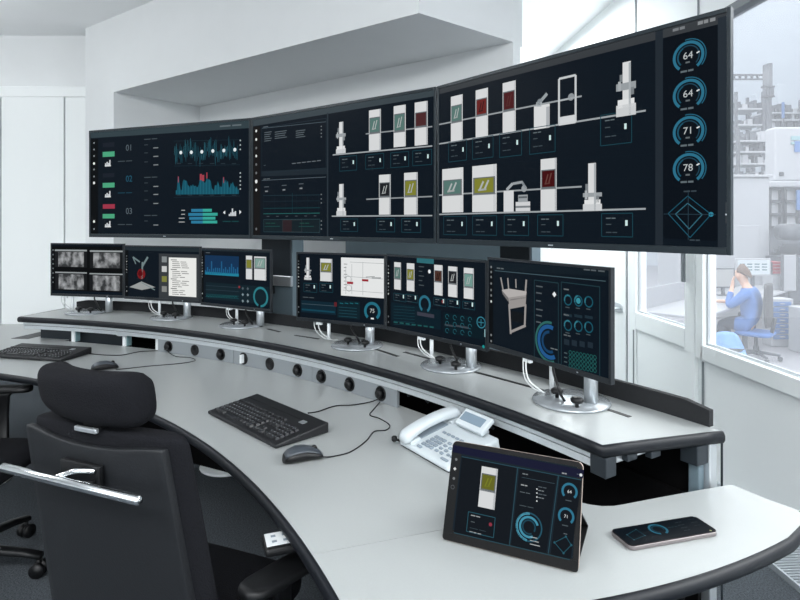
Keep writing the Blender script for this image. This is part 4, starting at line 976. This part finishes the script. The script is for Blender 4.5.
# right wall: X = 1.95 - .066 y, frame members and panels by depth
wd = Vector((-.066, 1)).normalized(); wn = Vector((1, .066)).normalized()       # along the wall, outwards
def wp(y, off=0): return (1.95-.066*y+wn.x*off, y+wn.y*off)
def seg(b, y0, y1, z0, z1, m, o0=0., o1=.07):
    b.prism([wp(y0, o0), wp(y1, o0), wp(y1, o1), wp(y0, o1)], z0, z1, m)
WB, WT = .747, 2.55
b = MB(); seg(b, -2.9, 3.34, 0, .655, M['door'], .004); seg(b, 5.98, 8.2, 0, WT, M['wall']); seg(b, -2.9, 8.2, WT+.05, CZ, M['wall'], .004)
struct('wall_right', b)
b = MB(); seg(b, -2.9, 3.30, .66, WB, M['door'], -.012); seg(b, -2.9, 3.30, WT-.0, WT+.045, M['gap'], -.012); seg(b, 3.275, 3.345, .66, WT, M['door'], -.012); seg(b, 1.0, 1.06, WB, WT, M['door'], -.012); seg(b, -2.9, -2.84, WB, WT, M['door'], -.012)
w1 = struct('window_1', b, .004)
b = MB(); seg(b, -2.84, 3.275, WB, WT, M['glass'], .03, .036); b.build('pane', w1)
b = MB(); seg(b, -2.84, 3.275, WB, WB+.014, M['silver'], .014, .03); seg(b, 3.262, 3.275, WB, WT, M['silver'], .014, .03); b.build('glazing_bead', w1)
b = MB(); seg(b, 3.283, 3.30, 0, .648, M['gap'], -.001, .003); seg(b, 3.33, 3.345, WT+.05, CZ, M['gap'], -.001, .003); seg(b, 4.09, 4.11, WT+.05, CZ, M['gap'], -.001, .003); struct('trim_5', b)
# glazed door
b = MB(); seg(b, 3.36, 3.46, 0, WT-.005, M['door'], -.01); seg(b, 4.08, 4.2, 0, WT-.005, M['door'], -.01); seg(b, 3.46, 4.08, .69, .81, M['door'], -.01); seg(b, 3.46, 4.08, WT-.12, WT-.005, M['door'], -.01); seg(b, 3.46, 4.08, 0, .69, M['door'], .0)
d2 = struct('door_2', b, .004)
b = MB(); seg(b, 3.46, 4.08, .81, WT-.12, M['glass'], .03, .036); b.build('pane', d2)
b = MB(); seg(b, 3.46, 4.08, .81, .822, M['silver'], .012, .03); seg(b, 4.068, 4.08, .81, WT-.12, M['silver'], .012, .03); b.build('glazing_bead', d2)
b = MB(); seg(b, 4.10, 4.118, 0, .68, M['gap'], -.0115, -.0095); b.build('joint', d2)
b = MB(); seg(b, 3.425, 3.45, 1.09, 1.75, M['gap'], -.04, -.022); b.build('door_pull', d2, bevel=.003)
# solid door further back
b = MB(); seg(b, 4.24, 5.9, 0, WT-.005, M['door'], -.006); d3 = struct('door_3', b, .004)
b = MB(); seg(b, 4.21, 4.235, 0, WT, M['gap'], 0, .05); seg(b, 5.91, 5.97, 0, WT, M['door'], -.012); struct('trim_6', b)
b = MB(); cx, cy = wp(4.38, -.012); q = [wp(4.30, -.03), wp(4.47, -.03)]
b.loft([[Vector((*wp(4.385+.10*math.copysign(abs(math.cos(a))**.5, math.cos(a)), o), .80+.036*math.copysign(abs(math.sin(a))**.5, math.sin(a)))) for a in [2*PI*i/24 for i in range(24)]] for o in (-.006, -.012)], M['silver'], smooth=False)
b.tube([(*wp(4.31, -.012), .80), (*wp(4.31, -.05), .80), (*wp(4.33, -.055), .80), (*wp(4.46, -.055), .80)], .010, M['silver'], 10); h_ = b.build('door_handle', d3)
# floor convector grille along the glazing
b = MB(); gx = lambda y, o: wp(y, -o)
b.prism([gx(.6, .245), gx(3.3, .245), gx(3.3, .236), gx(.6, .236)], .0005, .026, M['alu']); b.prism([gx(.6, .012), gx(3.3, .012), gx(3.3, .003), gx(.6, .003)], .0005, .026, M['alu'])
for k in range(int(2.7/.018)): y = .6+k*.018; b.prism([gx(y, .236), gx(y+.009, .236), gx(y+.009, .012), gx(y, .012)], .006, .022, M['grille'])
b.prism([gx(.6, .236), gx(3.3, .236), gx(3.3, .012), gx(.6, .012)], .0005, .004, M['black'])
tag(b.build('floor_grille'), 'ribbed grey convector grille in the carpet along the glass wall', 'floor grille')

# ------------------------------------------------------------------ production hall beyond the glass
HF = -.55
b = MB(); b.prism([wp(-3, .075), wp(27, .075), (20, 27), (20, -3)], HF-.1, HF, M['hallfloor']); struct('floor_hall', b)
b = MB(); b.box((10, 27.1, 6.5), (22, .2, 14.2), M['hwall']); struct('wall_hall_end', b)
b = MB(); b.box((20.1, 12, 6.5), (.2, 30.4, 14.2), M['hwall']); struct('wall_hall_side', b)
b = MB(); seg(b, -2.9, 7.2, HF, -.001, M['wall'], .0, .07); struct('wall_hall_plinth', b)
def hx(u, y): return (u-CX)/F*y
def hz_(v, y): return CH-(v-HZ)/F*y
def hbox(b, u0, v0, u1, v1, y, dep, m): b.box(((hx(u0, y)+hx(u1, y))/2, y+dep/2, (hz_(v0, y)+hz_(v1, y))/2), (hx(u1, y)-hx(u0, y), dep, hz_(v0, y)-hz_(v1, y)), M[m])
def hall(name, label, cat, x, y, group=None, z=HF): return thing(name, label, cat, (x, y, z), group)
BD, BN, BP = Vector((.722, .692)), Vector((-.692, .722)), Vector((5.1, 8.7))
def bq(s_, d): p = BP+BD*s_+BN*d; return (p.x, p.y)
t = hall('workbench', 'long white workbench in the hall where the person in blue sits', 'workbench', 5.2, 9.5)
b = MB(); b.prism([bq(-1.55, 0), bq(3.6, 0), bq(3.6, .85), bq(-1.55, .85)], .155, .19, M['hwhite']); b.build('worktop', t, world=True, bevel=.008)
for x, y in (bq(-1.5, .06), bq(-1.5, .8), bq(.6, .06), bq(.6, .8), bq(3.5, .06), bq(3.5, .8)):
    b = MB(); b.box((x, y, (HF+.155)/2), (.06, .06, .155-HF), M['hgrey']); b.build('leg', t, world=True)
b = MB(); b.box((*bq(.55, .87), .30), (4.2, .03, .36), M['hwhite'], math.atan2(.692, .722)); b.build('back_panel', t, world=True)
# computer screens and tray on it
def hscreen(u0, v0, u1, v1, y, label, m):
    x = (hx(u0, y)+hx(u1, y))/2; t = hall('computer_monitor', label, 'monitor', x, y, None, .19)
    b = MB(); hbox(b, u0, v0, u1, v1, y, .05, 'hgrey' if m == 'dull' else 'hwhite'); b.build('housing', t, world=True, bevel=.006)
    b = MB(); b.box((x, y-.002, (hz_(v0, y)+hz_(v1, y))/2), (hx(u1, y)-hx(u0, y)-.05, .004, hz_(v0, y)-hz_(v1, y)-.05), glow((196, 200, 206), .8) if m == 'dull' else M['screenlight']); b.build('screen', t, world=True)
    if m != 'dull':
        b = MB()
        for k in range(4):
            for j in range(3): b.box((x-.2+.13*k, y-.005, hz_(v0, y)-.10-.05*j), (.09, .002, .022), glow((150, 196, 214), .8))
        b.build('screen_image', t, world=True)
    b = MB(); zb = hz_(v1, y); b.box((x, y+.03, (.19+zb)/2), (.06, .03, zb-.19+.04), M['hgrey']); b.box((x, y+.03, .197), (.22, .16, .014), M['hgrey']); b.build('stand', t, world=True)
hscreen(713, 268, 735, 288, 9.95, 'grey hall monitor left of the seated person', 'dull')
hscreen(736, 258.5, 771, 276, 10.15, 'wide pale lit monitor behind the seated person', 'lit')
t = hall('keyboard', 'pale keyboard on the hall workbench in front of the seated person', 'keyboard', *bq(-.55, .3), None, .19); KA = math.atan2(.692, .722)
b = MB(); b.box((*bq(-.55, .3), .2), (.42, .16, .02), M['hwhite'], KA); b.build('case', t, world=True, bevel=.004)
b = MB(); [b.box((*bq(-.71+.028*j, .255+.03*i), .213), (.022, .02, .006), M['hgrey'], KA) for i in range(4) for j in range(12)]; b.build('keys', t, world=True)
t = hall('letter_tray', 'stack of dark red letter trays on a white box beside the lit hall monitor', 'letter tray', hx(777.5, 10.8), 10.8, None, .19)
b = MB(); hbox(b, 772.4, 274.6, 783, 289.9, 10.8, .3, 'hwhite'); b.build('box', t, world=True, bevel=.006)
for k in range(4): b = MB(); hbox(b, 772.6, 262+3.1*k, 782.8, 264.4+3.1*k, 10.8, .28, 'red'); hbox(b, 772.6, 264.4+3.1*k, 782.8, 265.1+3.1*k, 10.83, .2, 'hwhite'); b.build('tray', t, world=True)
b = MB(); [hbox(b, a, 262, a+.7, 274.6, 10.8, .26, 'hdark') for a in (772.2, 782.6)]; b.build('tray_post', t, world=True)
t = hall('partition_screen', 'white partition panel at the right end of the hall workbench', 'partition', hx(790, 10.64), 10.64, None, .19)
b = MB(); hbox(b, 783.6, 255, 797, 291, 10.62, .05, 'hwhite'); b.build('panel', t, world=True, bevel=.01)
b = MB(); hbox(b, 783, 254, 784, 291, 10.61, .07, 'hgrey'); hbox(b, 796.6, 254, 797.6, 291, 10.61, .07, 'hgrey'); b.build('post', t, world=True)
t = hall('drawer_cabinet', 'hall cabinet with rows of blue drawers behind the swivel chair', 'cabinet', hx(783, 9.3), 9.35)
b = MB(); hbox(b, 771.6, 299, 793.6, 346.5, 9.25, .25, 'hwhite'); b.build('body', t, world=True, bevel=.01)
for k in range(7): b = MB(); hbox(b, 774, 302+5.5*k, 791.4, 306.4+5.5*k, 9.23, .04, 'hblue'); dr = b.build('drawer', t, world=True, bevel=.004); b = MB(); hbox(b, 780.5, 303.4+5.5*k, 785, 304.4+5.5*k, 9.215, .02, 'hwhite'); b.build('handle', dr, world=True)
t = hall('storage_box', 'plain white cabinet at the right edge of the hall view', 'cabinet', 6.42, 8.8)
b = MB(); b.box((6.42, 8.8, -.20), (.62, .5, .70), M['hwhite']); b.build('body', t, world=True, bevel=.012)
b = MB(); b.box((6.42, 8.545, -.20), (.56, .01, .64), M['hwhite']); b.build('door', t, world=True, bevel=.004)
# big white machine enclosure
t = hall('machine_enclosure', 'large plain white machine enclosure behind the right edge of the wall display', 'machine', 6.6, 12.3)
b = MB(); b.box((6.945, 12.9, .93), (1.55, 1.8, 2.96), M['hwhite']); b.build('housing', t, world=True, bevel=.04)
b = MB(); b.box((6.945, 11.99, .6), (1.1, .02, 1.6), M['hwhite']); b.build('door', t, world=True, bevel=.008)
b = MB(); b.box((6.945, 12.9, 2.43), (1.62, 1.9, .05), M['hwhite']); b.build('top_cover', t, world=True, bevel=.01)
# machine with cyan marks
t = hall('assembly_machine', 'white hall machine with a cyan stripe at the right edge of the glass', 'machine', hx(795, 14), 14.3)
b = MB(); hbox(b, 775, 127, 830, 181, 14, .4, 'hwhite'); b.build('upper_housing', t, world=True, bevel=.04)
b = MB(); hbox(b, 770, 181, 830, 187, 13.8, .6, 'hwhite'); b.build('table', t, world=True, bevel=.03)
b = MB(); [hbox(b, 791.6, a, 806, a+c, 13.97, .03, 'glassedge') for a, c in ((136, 4), (142, 2.4))]; hbox(b, 795, 141, 800, 152, 13.96, .03, 'hblue'); b.build('stripe', t, world=True)
b = MB(); hbox(b, 780, 172, 784, 176, 13.97, .03, 'hdark'); b.build('button', t, world=True)
for a, c in ((770, 782.6), (785.4, 800)):
    b = MB()
    for k, (e, g) in enumerate(((0, 1.6), (c-a-1.6, c-a))): hbox(b, a+e, 187, a+g, 229, 13.9, .2, 'hdark')
    for v in (187, 200, 213, 226): hbox(b, a, v, c, v+3, 13.9, .2, 'hdark')
    fr_ = b.build('frame', t, world=True); b = MB(); hbox(b, a+1.6, 190, c-1.6, 226, 14.0, .05, 'hwhite'); b.build('panel', fr_, world=True)
b = MB(); hbox(b, 770, 229, 830, 304.5, 14.02, .35, 'hgrey'); b.build('base', t, world=True)
b = MB(); hbox(b, 797, 190, 800, 210, 13.86, .05, 'hblue'); b.build('tool_pack', t, world=True)
t = hall('conveyor', 'low grey conveyor with dark rails at the right edge of the hall view', 'conveyor', hx(794, 11.6), 11.8)
b = MB()
b.loft([ell((hx(790, 11.7), 11.9+q, hz_(232, 11.7)), (1, 0, 0), (0, 0, 1), .2, .17, 20, 3) for q in (-.35, .0)], M['hgrey'], smooth=True); b.build('drive_box', t, world=True)
b = MB(); [b.box((hx(796, 11.5), 11.42+.12*k, hz_(245+3*k, 11.5)), (.62, .05, .07), M['hdark']) for k in range(4)]; b.build('rail', t, world=True)
b = MB(); hbox(b, 783, 257, 815, 262, 11.4, .55, 'hgrey'); b.build('bed', t, world=True)
b = MB(); [hbox(b, a, 262, a+3, 322, y, .1, 'hgrey') for a, y in ((785, 11.45), (806, 11.45), (788, 11.8), (806, 11.8))]; b.build('legs', t, world=True)
# racks of equipment further back
pr = random.Random(11)
def rack(u0, u1, vtop, y, shelves, label, dep=.9):
    t = hall('equipment_rack', label, 'rack', (hx(u0, y)+hx(u1, y))/2, y+dep/2, 'equipment racks deep in the hall')
    zt = hz_(vtop, y)
    for u in (u0, u1):
        for q in (0, dep): b = MB(); b.box((hx(u, y), y+q, (HF+zt)/2), (.08, .08, zt-HF), M['hgrey']); b.build('post', t, world=True)
    for v in shelves:
        b = MB(); hbox(b, u0, v, u1, v+1.6, y-.03, dep+.06, 'hwhite'); sh = b.build('shelf', t, world=True)
        u = u0+1
        b = MB()
        while u < u1-2:
            w = pr.uniform(2, 6); h = pr.uniform(3, 9)
            hbox(b, u, v-h, min(u+w, u1-.6), v, y+.1, dep*.6, pr.choice(['hgrey', 'hwhite', 'hdark', 'hgrey', 'hwhite', 'hgrey'])); u += w+pr.uniform(.4, 2.5)
        b.build('fittings', sh, world=True)
rack(736, 763, 92, 20, (108, 124, 140, 158), 'rack of grey equipment left of the tall mast in the hall')
rack(738, 772, 128, 17, (140, 151, 163, 178, 196), 'nearer rack of pale and dark fittings above the white enclosure')
rack(764, 800, 100, 23, (112, 119, 127), 'far rack behind the machine with the cyan stripe')
t = hall('signal_mast', 'grey mast with a grid head rising above the hall racks', 'mast', hx(770.5, 19), 19)
b = MB(); hbox(b, 769.3, 63, 771.8, 283.4, 19, .12, 'hgrey'); b.build('pole', t, world=True)
b = MB(); [hbox(b, 764.5+2.6*k, 87, 766.4+2.6*k, 96, 18.95, .1, 'hgrey') for k in range(4)]; hbox(b, 763.6, 85.6, 775, 87.4, 18.93, .14, 'hdark'); hbox(b, 763.6, 95.6, 775, 97, 18.93, .14, 'hdark'); b.build('grid_head', t, world=True)
b = MB(); hbox(b, 768.4, 63, 772.6, 86, 18.9, .3, 'hgrey'); b.build('lamp_tower', t, world=True)
t = hall('gantry', 'grey lattice gantry beam across the far end of the hall', 'gantry', hx(748, 21), 21.5)
b = MB(); hbox(b, 720, 74, 768, 75.4, 21.4, .1, 'hgrey'); hbox(b, 720, 78.4, 768, 79.6, 21.4, .1, 'hgrey'); [hbox(b, 722+6*k, 75.4, 723.4+6*k, 78.4, 21.4, .1, 'hgrey') for k in range(8)]; b.build('beam', t, world=True)
b = MB(); [hbox(b, a, 79.6, a+1.4, 278, 21.4, .12, 'hgrey') for a in (722, 766)]; b.build('legs', t, world=True)
for k, (u, y) in enumerate(((779, 24.5), (757, 26.4))):
    b = MB(); b.box((hx(u, y), y, 3.4), (.32, .32, 7.9), M['hwall']); struct('column_hall_%d' % (k+1), b, .02)
t = hall('status_panel', 'small blue panel standing beside the white hall column', 'panel', hx(783.6, 22.2), 22.2)
b = MB(); hbox(b, 782.6, 102, 784.6, 118, 22.2, .06, 'hblue'); b.build('board', t, world=True); b = MB(); hbox(b, 783.1, 118, 784.1, 274.8, 22.2, .05, 'hgrey'); b.build('post', t, world=True)

# ------------------------------------------------------------------ seated person
HP = Vector((5.22, 8.43, HF))
HROT = Matrix.Translation(HP) @ Matrix.Rotation(math.radians(-44), 4, 'Z') @ Matrix.Translation(-HP)
def skin_mesh(name, pts, edges, m, root=0, parent=None, sub=2, ico=None):
    me = bpy.data.meshes.new(name); me.from_pydata([tuple(Vector(p[:3])+(HP if parent is None else Vector())) if parent is None else tuple(p[:3]) for p in pts], edges, [])
    me.materials.append(m); ob = bpy.data.objects.new(name, me); C.objects.link(ob)
    me.skin_vertices or None
    sk = ob.modifiers.new('skin', 'SKIN'); sk.use_smooth_shade = True
    for i, p in enumerate(pts):
        v = me.skin_vertices[0].data[i]; r = p[3]; v.radius = (r, r) if not isinstance(r, tuple) else r; v.use_root = (i == root)
    sb = ob.modifiers.new('sub', 'SUBSURF'); sb.levels = sub; sb.render_levels = sub
    if parent is not None: ob.parent = parent
    WM[ob.name] = Matrix.Identity(4)
    if parent is None: ob.data.transform(HROT)
    return ob
pts = [(-.03, 0, .55, .08), (-.03, 0, .70, .075), (-.08, 0, .90, .09), (-.12, 0, 1.04, .07), (-.15, 0, 1.10, .055), (-.17, 0, 1.17, .075), (-.185, 0, 1.245, .095), (-.185, 0, 1.325, .07)]
edges = [(i, i+1) for i in range(7)]
def chain(start, seq):
    a = start
    for p in seq: pts.append(p); edges.append((a, len(pts)-1)); a = len(pts)-1
    return a
def hand(a, c, d, side):
    """five fingers from the palm vertex a at c, pointing along d"""
    d = Vector(d).normalized(); s = d.cross(Vector((0, 0, 1)))
    if s.length < .1: s = Vector((0, 1, 0))
    s.normalize(); n_ = s.cross(d)
    for k, L in enumerate((.068, .078, .073, .058)):
        o = Vector(c)+s*(.022*(k-1.5))+d*.03
        chain(a, [(*(o+d*.01), .010), (*(o+d*L*.55+n_*.006), .009), (*(o+d*L+n_*.022), .008)])
    o = Vector(c)-s*.034*side-d*.01; chain(a, [(*o, .011), (*(o-s*.014*side+d*.04), .009)])
sn = chain(2, [(-.085, -.17, .975, .065), (-.19, -.235, .86, .052), (-.30, -.24, .775, .045), (-.30, -.165, .90, .038), (-.29, -.10, 1.03, .028), (-.285, -.072, 1.10, .026)])
hand(sn, (-.285, -.072, 1.10), (.0, .1, 1), 1)
sf = chain(2, [(-.085, .17, .975, .065), (-.17, .235, .85, .052), (-.27, .24, .79, .045), (-.40, .20, .785, .036), (-.50, .165, .785, .026), (-.55, .15, .785, .026)])
hand(sf, (-.55, .15, .785), (-1, -.2, -.05), -1)
for s_ in (-1, 1): chain(0, [(-.08, .10*s_, .51, .095), (-.26, .115*s_, .515, .082), (-.43, .12*s_, .50, .062), (-.42, .12*s_, .30, .052), (-.40, .12*s_, .10, .04), (-.46, .12*s_, .045, .04), (-.56, .13*s_, .035, .03)])
chain(6, [(-.275, 0, 1.235, .022)]); chain(6, [(-.175, -.095, 1.235, .018)]); chain(6, [(-.175, .095, 1.235, .018)])
body = skin_mesh('person', pts, edges, M['skin'])
tag(body, 'person in a blue work coat sitting with one hand at the face', 'person')
def cloth_part(name, pts2, edges2, m):
    p2 = [(*(Vector(p[:3])+HP), p[3]) for p in pts2]
    o = skin_mesh(name, p2, edges2, m, 0, body); o.data.transform(HROT); return o
cp_ = [(0, 0, .50, .185), (-.03, 0, .70, .16), (-.08, 0, .90, .17), (-.115, 0, 1.02, .10), (-.085, -.175, .975, .088), (-.19, -.238, .86, .07), (-.30, -.243, .775, .06), (-.302, -.17, .89, .05), (-.296, -.125, .98, .042),
       (-.085, .175, .975, .088), (-.17, .238, .85, .07), (-.27, .243, .79, .06), (-.40, .205, .787, .048), (-.47, .175, .785, .042), (-.12, -.10, .50, .125), (-.32, -.125, .50, .115), (-.12, .10, .50, .125), (-.32, .125, .50, .115)]
cloth_part('work_coat', cp_, [(0, 1), (1, 2), (2, 3), (2, 4), (4, 5), (5, 6), (6, 7), (7, 8), (2, 9), (9, 10), (10, 11), (11, 12), (12, 13), (0, 14), (14, 15), (0, 16), (16, 17)], M['coat'])
cloth_part('trousers', [(0, 0, .495, .165)]+[q for s_ in (-1, 1) for q in ((-.16, .105*s_, .505, .112), (-.32, .12*s_, .505, .092), (-.435, .12*s_, .49, .078), (-.425, .12*s_, .30, .068), (-.40, .12*s_, .12, .06))], [(0, 1), (1, 2), (2, 3), (3, 4), (4, 5), (0, 6), (6, 7), (7, 8), (8, 9), (9, 10)], M['trouser'])
b = MB()
for s_ in (-1, 1): b.loft([ell(HP+Vector((x, .122*s_, .045)), (0, 1, 0), (0, 0, 1), w, h, 14, 3) for x, w, h in ((-.34, .035, .04), (-.42, .046, .045), (-.5, .05, .038), (-.58, .045, .03), (-.615, .025, .018))], M['hdark'])
b.build('shoes', body).data.transform(HROT)
b = MB(); rings = []
for i in range(9):
    a = PI/2*i/8; rings.append([HP+Vector((-.168, 0, 1.262))+Vector((.118*math.cos(a)*math.cos(q)*(1.0 if math.cos(q) > 0 else .72), .108*math.cos(a)*math.sin(q), .132*math.sin(a)-(.075*math.cos(a)*max(0, math.cos(q)+.1)))) for q in [2*PI*j/20 for j in range(20)]])
b.loft(rings, M['hair']); b.build('hair', body).data.transform(HROT)
b = MB(); [b.loft([ell(HP+Vector((-.262, s_*.035, 1.262)), (0, 1, 0), (0, 0, 1), .012, .007), ell(HP+Vector((-.270, s_*.035, 1.262)), (0, 1, 0), (0, 0, 1), .008, .005)], M['hdark']) for s_ in (-1, 1)]; b.build('eyes', body).data.transform(HROT)
# swivel chair of the person
t = hall('swivel_chair', 'grey swivel chair with a blue seat under the person in blue', 'office chair', HP.x, HP.y)
b = MB(); rings = []
for i in range(13):
    z = .50+.62*i/12; e = abs(2*i/12-1); rings.append(ell(HP+Vector((.165+.05*((z-.7)**2)-.02*(z-.5), -.02, z)), (.0, 1, 0), (1, 0, 0), .225*(1-.25*e**4), .028, 20, 3.5))
b.loft(rings, M['hchair']); b.build('backrest', t, world=True)
b = MB(); rings = []
for i in range(13):
    x = -.24+.46*i/12; e = abs(2*i/12-1); rings.append(ell(HP+Vector((x, 0, .385)), (0, 1, 0), (0, 0, 1), .23*(1-.2*e**5), .04*(1-.5*e**8), 18, 4))
b.loft(rings, M['coat']); b.build('seat', t, world=True)['label'] = 'blue seat cushion'
b = MB(); b.tube([HP+Vector((.19, 0, .36)), HP+Vector((.215, 0, .5)), HP+Vector((.24, 0, .62))], .025, M['hdark']); b.build('back_bar', t, world=True)
b = MB(); b.lathe(HP+Vector((0, 0, .07)), [(.04, 0), (.04, .12), (.025, .13), (.025, .29)], M['hdark']); b.build('gas_lift', t, world=True)
for k in range(5):
    a = math.radians(72*k+20); q = Vector((math.cos(a), math.sin(a), 0))
    b = MB(); b.tube([HP+Vector((0, 0, .11)), HP+q*.3+Vector((0, 0, .08))], [.026, .018], M['hgrey']); b.lathe(HP+q*.3+Vector((0, 0, 0)), [(.02, 0), (.032, .01), (.032, .05), (.02, .06)], M['hdark'], 12); b.build('base_leg', t, world=True)
for o_c in t.children: o_c.data.transform(WM[t.name].inverted() @ HROT @ WM[t.name])
# light blue coat over a stool, cut by the window frame
t = hall('stool', 'round stool under the light blue coat at the lower left of the glass', 'stool', 4.12, 7.25)
b = MB(); b.lathe((4.12, 7.25, HF), [(.19, .40), (.2, .41), (.2, .44), (.18, .45)], M['hdark']); b.build('seat', t, world=True)
for k in range(3): a = 2.1*k; b = MB(); b.tube([(4.12+.1*math.cos(a), 7.25+.1*math.sin(a), HF+.4), (4.12+.2*math.cos(a), 7.25+.2*math.sin(a), HF+.01)], .014, M['hdark']); b.build('leg', t, world=True)
b = MB(); rings = []
for i in range(14):
    s_ = i/13; r = .05+.20*s_**.8; z = .62-.46*s_**1.7
    rings.append([(4.12+r*(1.15*math.cos(q))*(1+.06*math.sin(5*q)*s_), 7.25+r*math.sin(q)*(1+.05*math.sin(4*q+1)*s_), HF+z+.04*math.sin(5*q+.6)*s_) for q in [2*PI*j/40 for j in range(40)]])
b.loft(rings, M['coat2'], cap=False); b.add(rings[0], [list(range(40))], M['coat2'], True)
tag(b.build('draped_coat'), 'light blue coat draped low at the lower left corner of the glass', 'coat')

# ------------------------------------------------------------------ light and camera
w = bpy.data.worlds.new('sky'); bpy.context.scene.world = w; w.use_nodes = True
bg = w.node_tree.nodes['Background']; bg.inputs[1].default_value = SKY
wt = w.node_tree; tcw = wt.nodes.new('ShaderNodeTexCoord'); sx_ = wt.nodes.new('ShaderNodeSeparateXYZ'); rw = wt.nodes.new('ShaderNodeValToRGB')
rw.color_ramp.elements[0].position = .46; rw.color_ramp.elements[0].color = (.22, .23, .24, 1)
rw.color_ramp.elements[1].position = .54; rw.color_ramp.elements[1].color = (.90, .965, 1, 1)
mr = wt.nodes.new('ShaderNodeMapRange'); mr.inputs['From Min'].default_value = -1
wt.links.new(tcw.outputs['Generated'], sx_.inputs[0]); wt.links.new(sx_.outputs['Z'], mr.inputs['Value']); wt.links.new(mr.outputs[0], rw.inputs[0]); wt.links.new(rw.outputs[0], bg.inputs[0])
def area(name, loc, rot, sx, sy, e, col=(1, 1, 1)):
    l = bpy.data.lights.new(name, 'AREA'); l.shape = 'RECTANGLE'; l.size = sx; l.size_y = sy; l.energy = e; l.color = col
    o = bpy.data.objects.new(name, l); C.objects.link(o); o.location = loc; o.rotation_euler = rot; return o
area('unseen_ceiling_lamp', (-1.4, -.9, 3.1), (.35, 0, 0), 2.6, .8, LAMP, (.98, .99, 1))  # out of view behind the camera, tilted to give frontal light
area('unseen_ceiling_lamp', (.6, -1.2, 3.1), (.35, 0, 0), 1.8, .8, LAMP, (.98, .99, 1))  # added beside it, also unseen, for more frontal light
area('unseen_ceiling_lamp', (-4.4, 2.4, 3.1), (0, 0, 0), 1.6, .8, LAMP*.4, (.98, .99, 1))  # unseen, over the left side of the room
area('unseen_ceiling_lamp', (1.0, 5.6, 3.1), (0, 0, 0), .6, 2.4, LAMP*1.5, (.95, .99, 1))  # unseen, set strong to whiten the far door area
area('ceiling_fill', (-2.2, -.6, 2.45), (PI, 0, 0), 2.4, .4, LAMP*.8, (.98, .99, 1))  # added behind the camera to brighten the ceiling
area('ceiling_fill', (-4.2, 3.0, 2.2), (PI, 0, 0), 1.6, .4, LAMP*.45, (.98, .99, 1))  # second added fill, out of view, for the ceiling at the left
area('hall_fill', (4.4, .4, 3.6), (0, math.radians(52), 0), 1.2, 4., LAMP*3.2, (.97, .99, 1))  # added just outside the glass to brighten the desk's right end
area('hall_fill', (9, 12, 6.5), (0, 0, 0), 8, 16, HALL, (1, 1, 1))  # unseen broad overhead source that lightens the hall
cd = bpy.data.cameras.new('camera'); cam = bpy.data.objects.new('camera', cd); C.objects.link(cam)
cam.location = (0, 0, CH); cam.rotation_euler = (PI/2, 0, 0)
cd.sensor_width = 36; cd.lens = F/800*36; cd.shift_y = -(300-HZ)/800; cd.clip_start = .02
bpy.context.scene.camera = cam
vs = bpy.context.scene.view_settings
vs.view_transform = 'Standard'; vs.look = 'None'; vs.gamma = 1; vs.use_curve_mapping = False; vs.exposure = EXPO
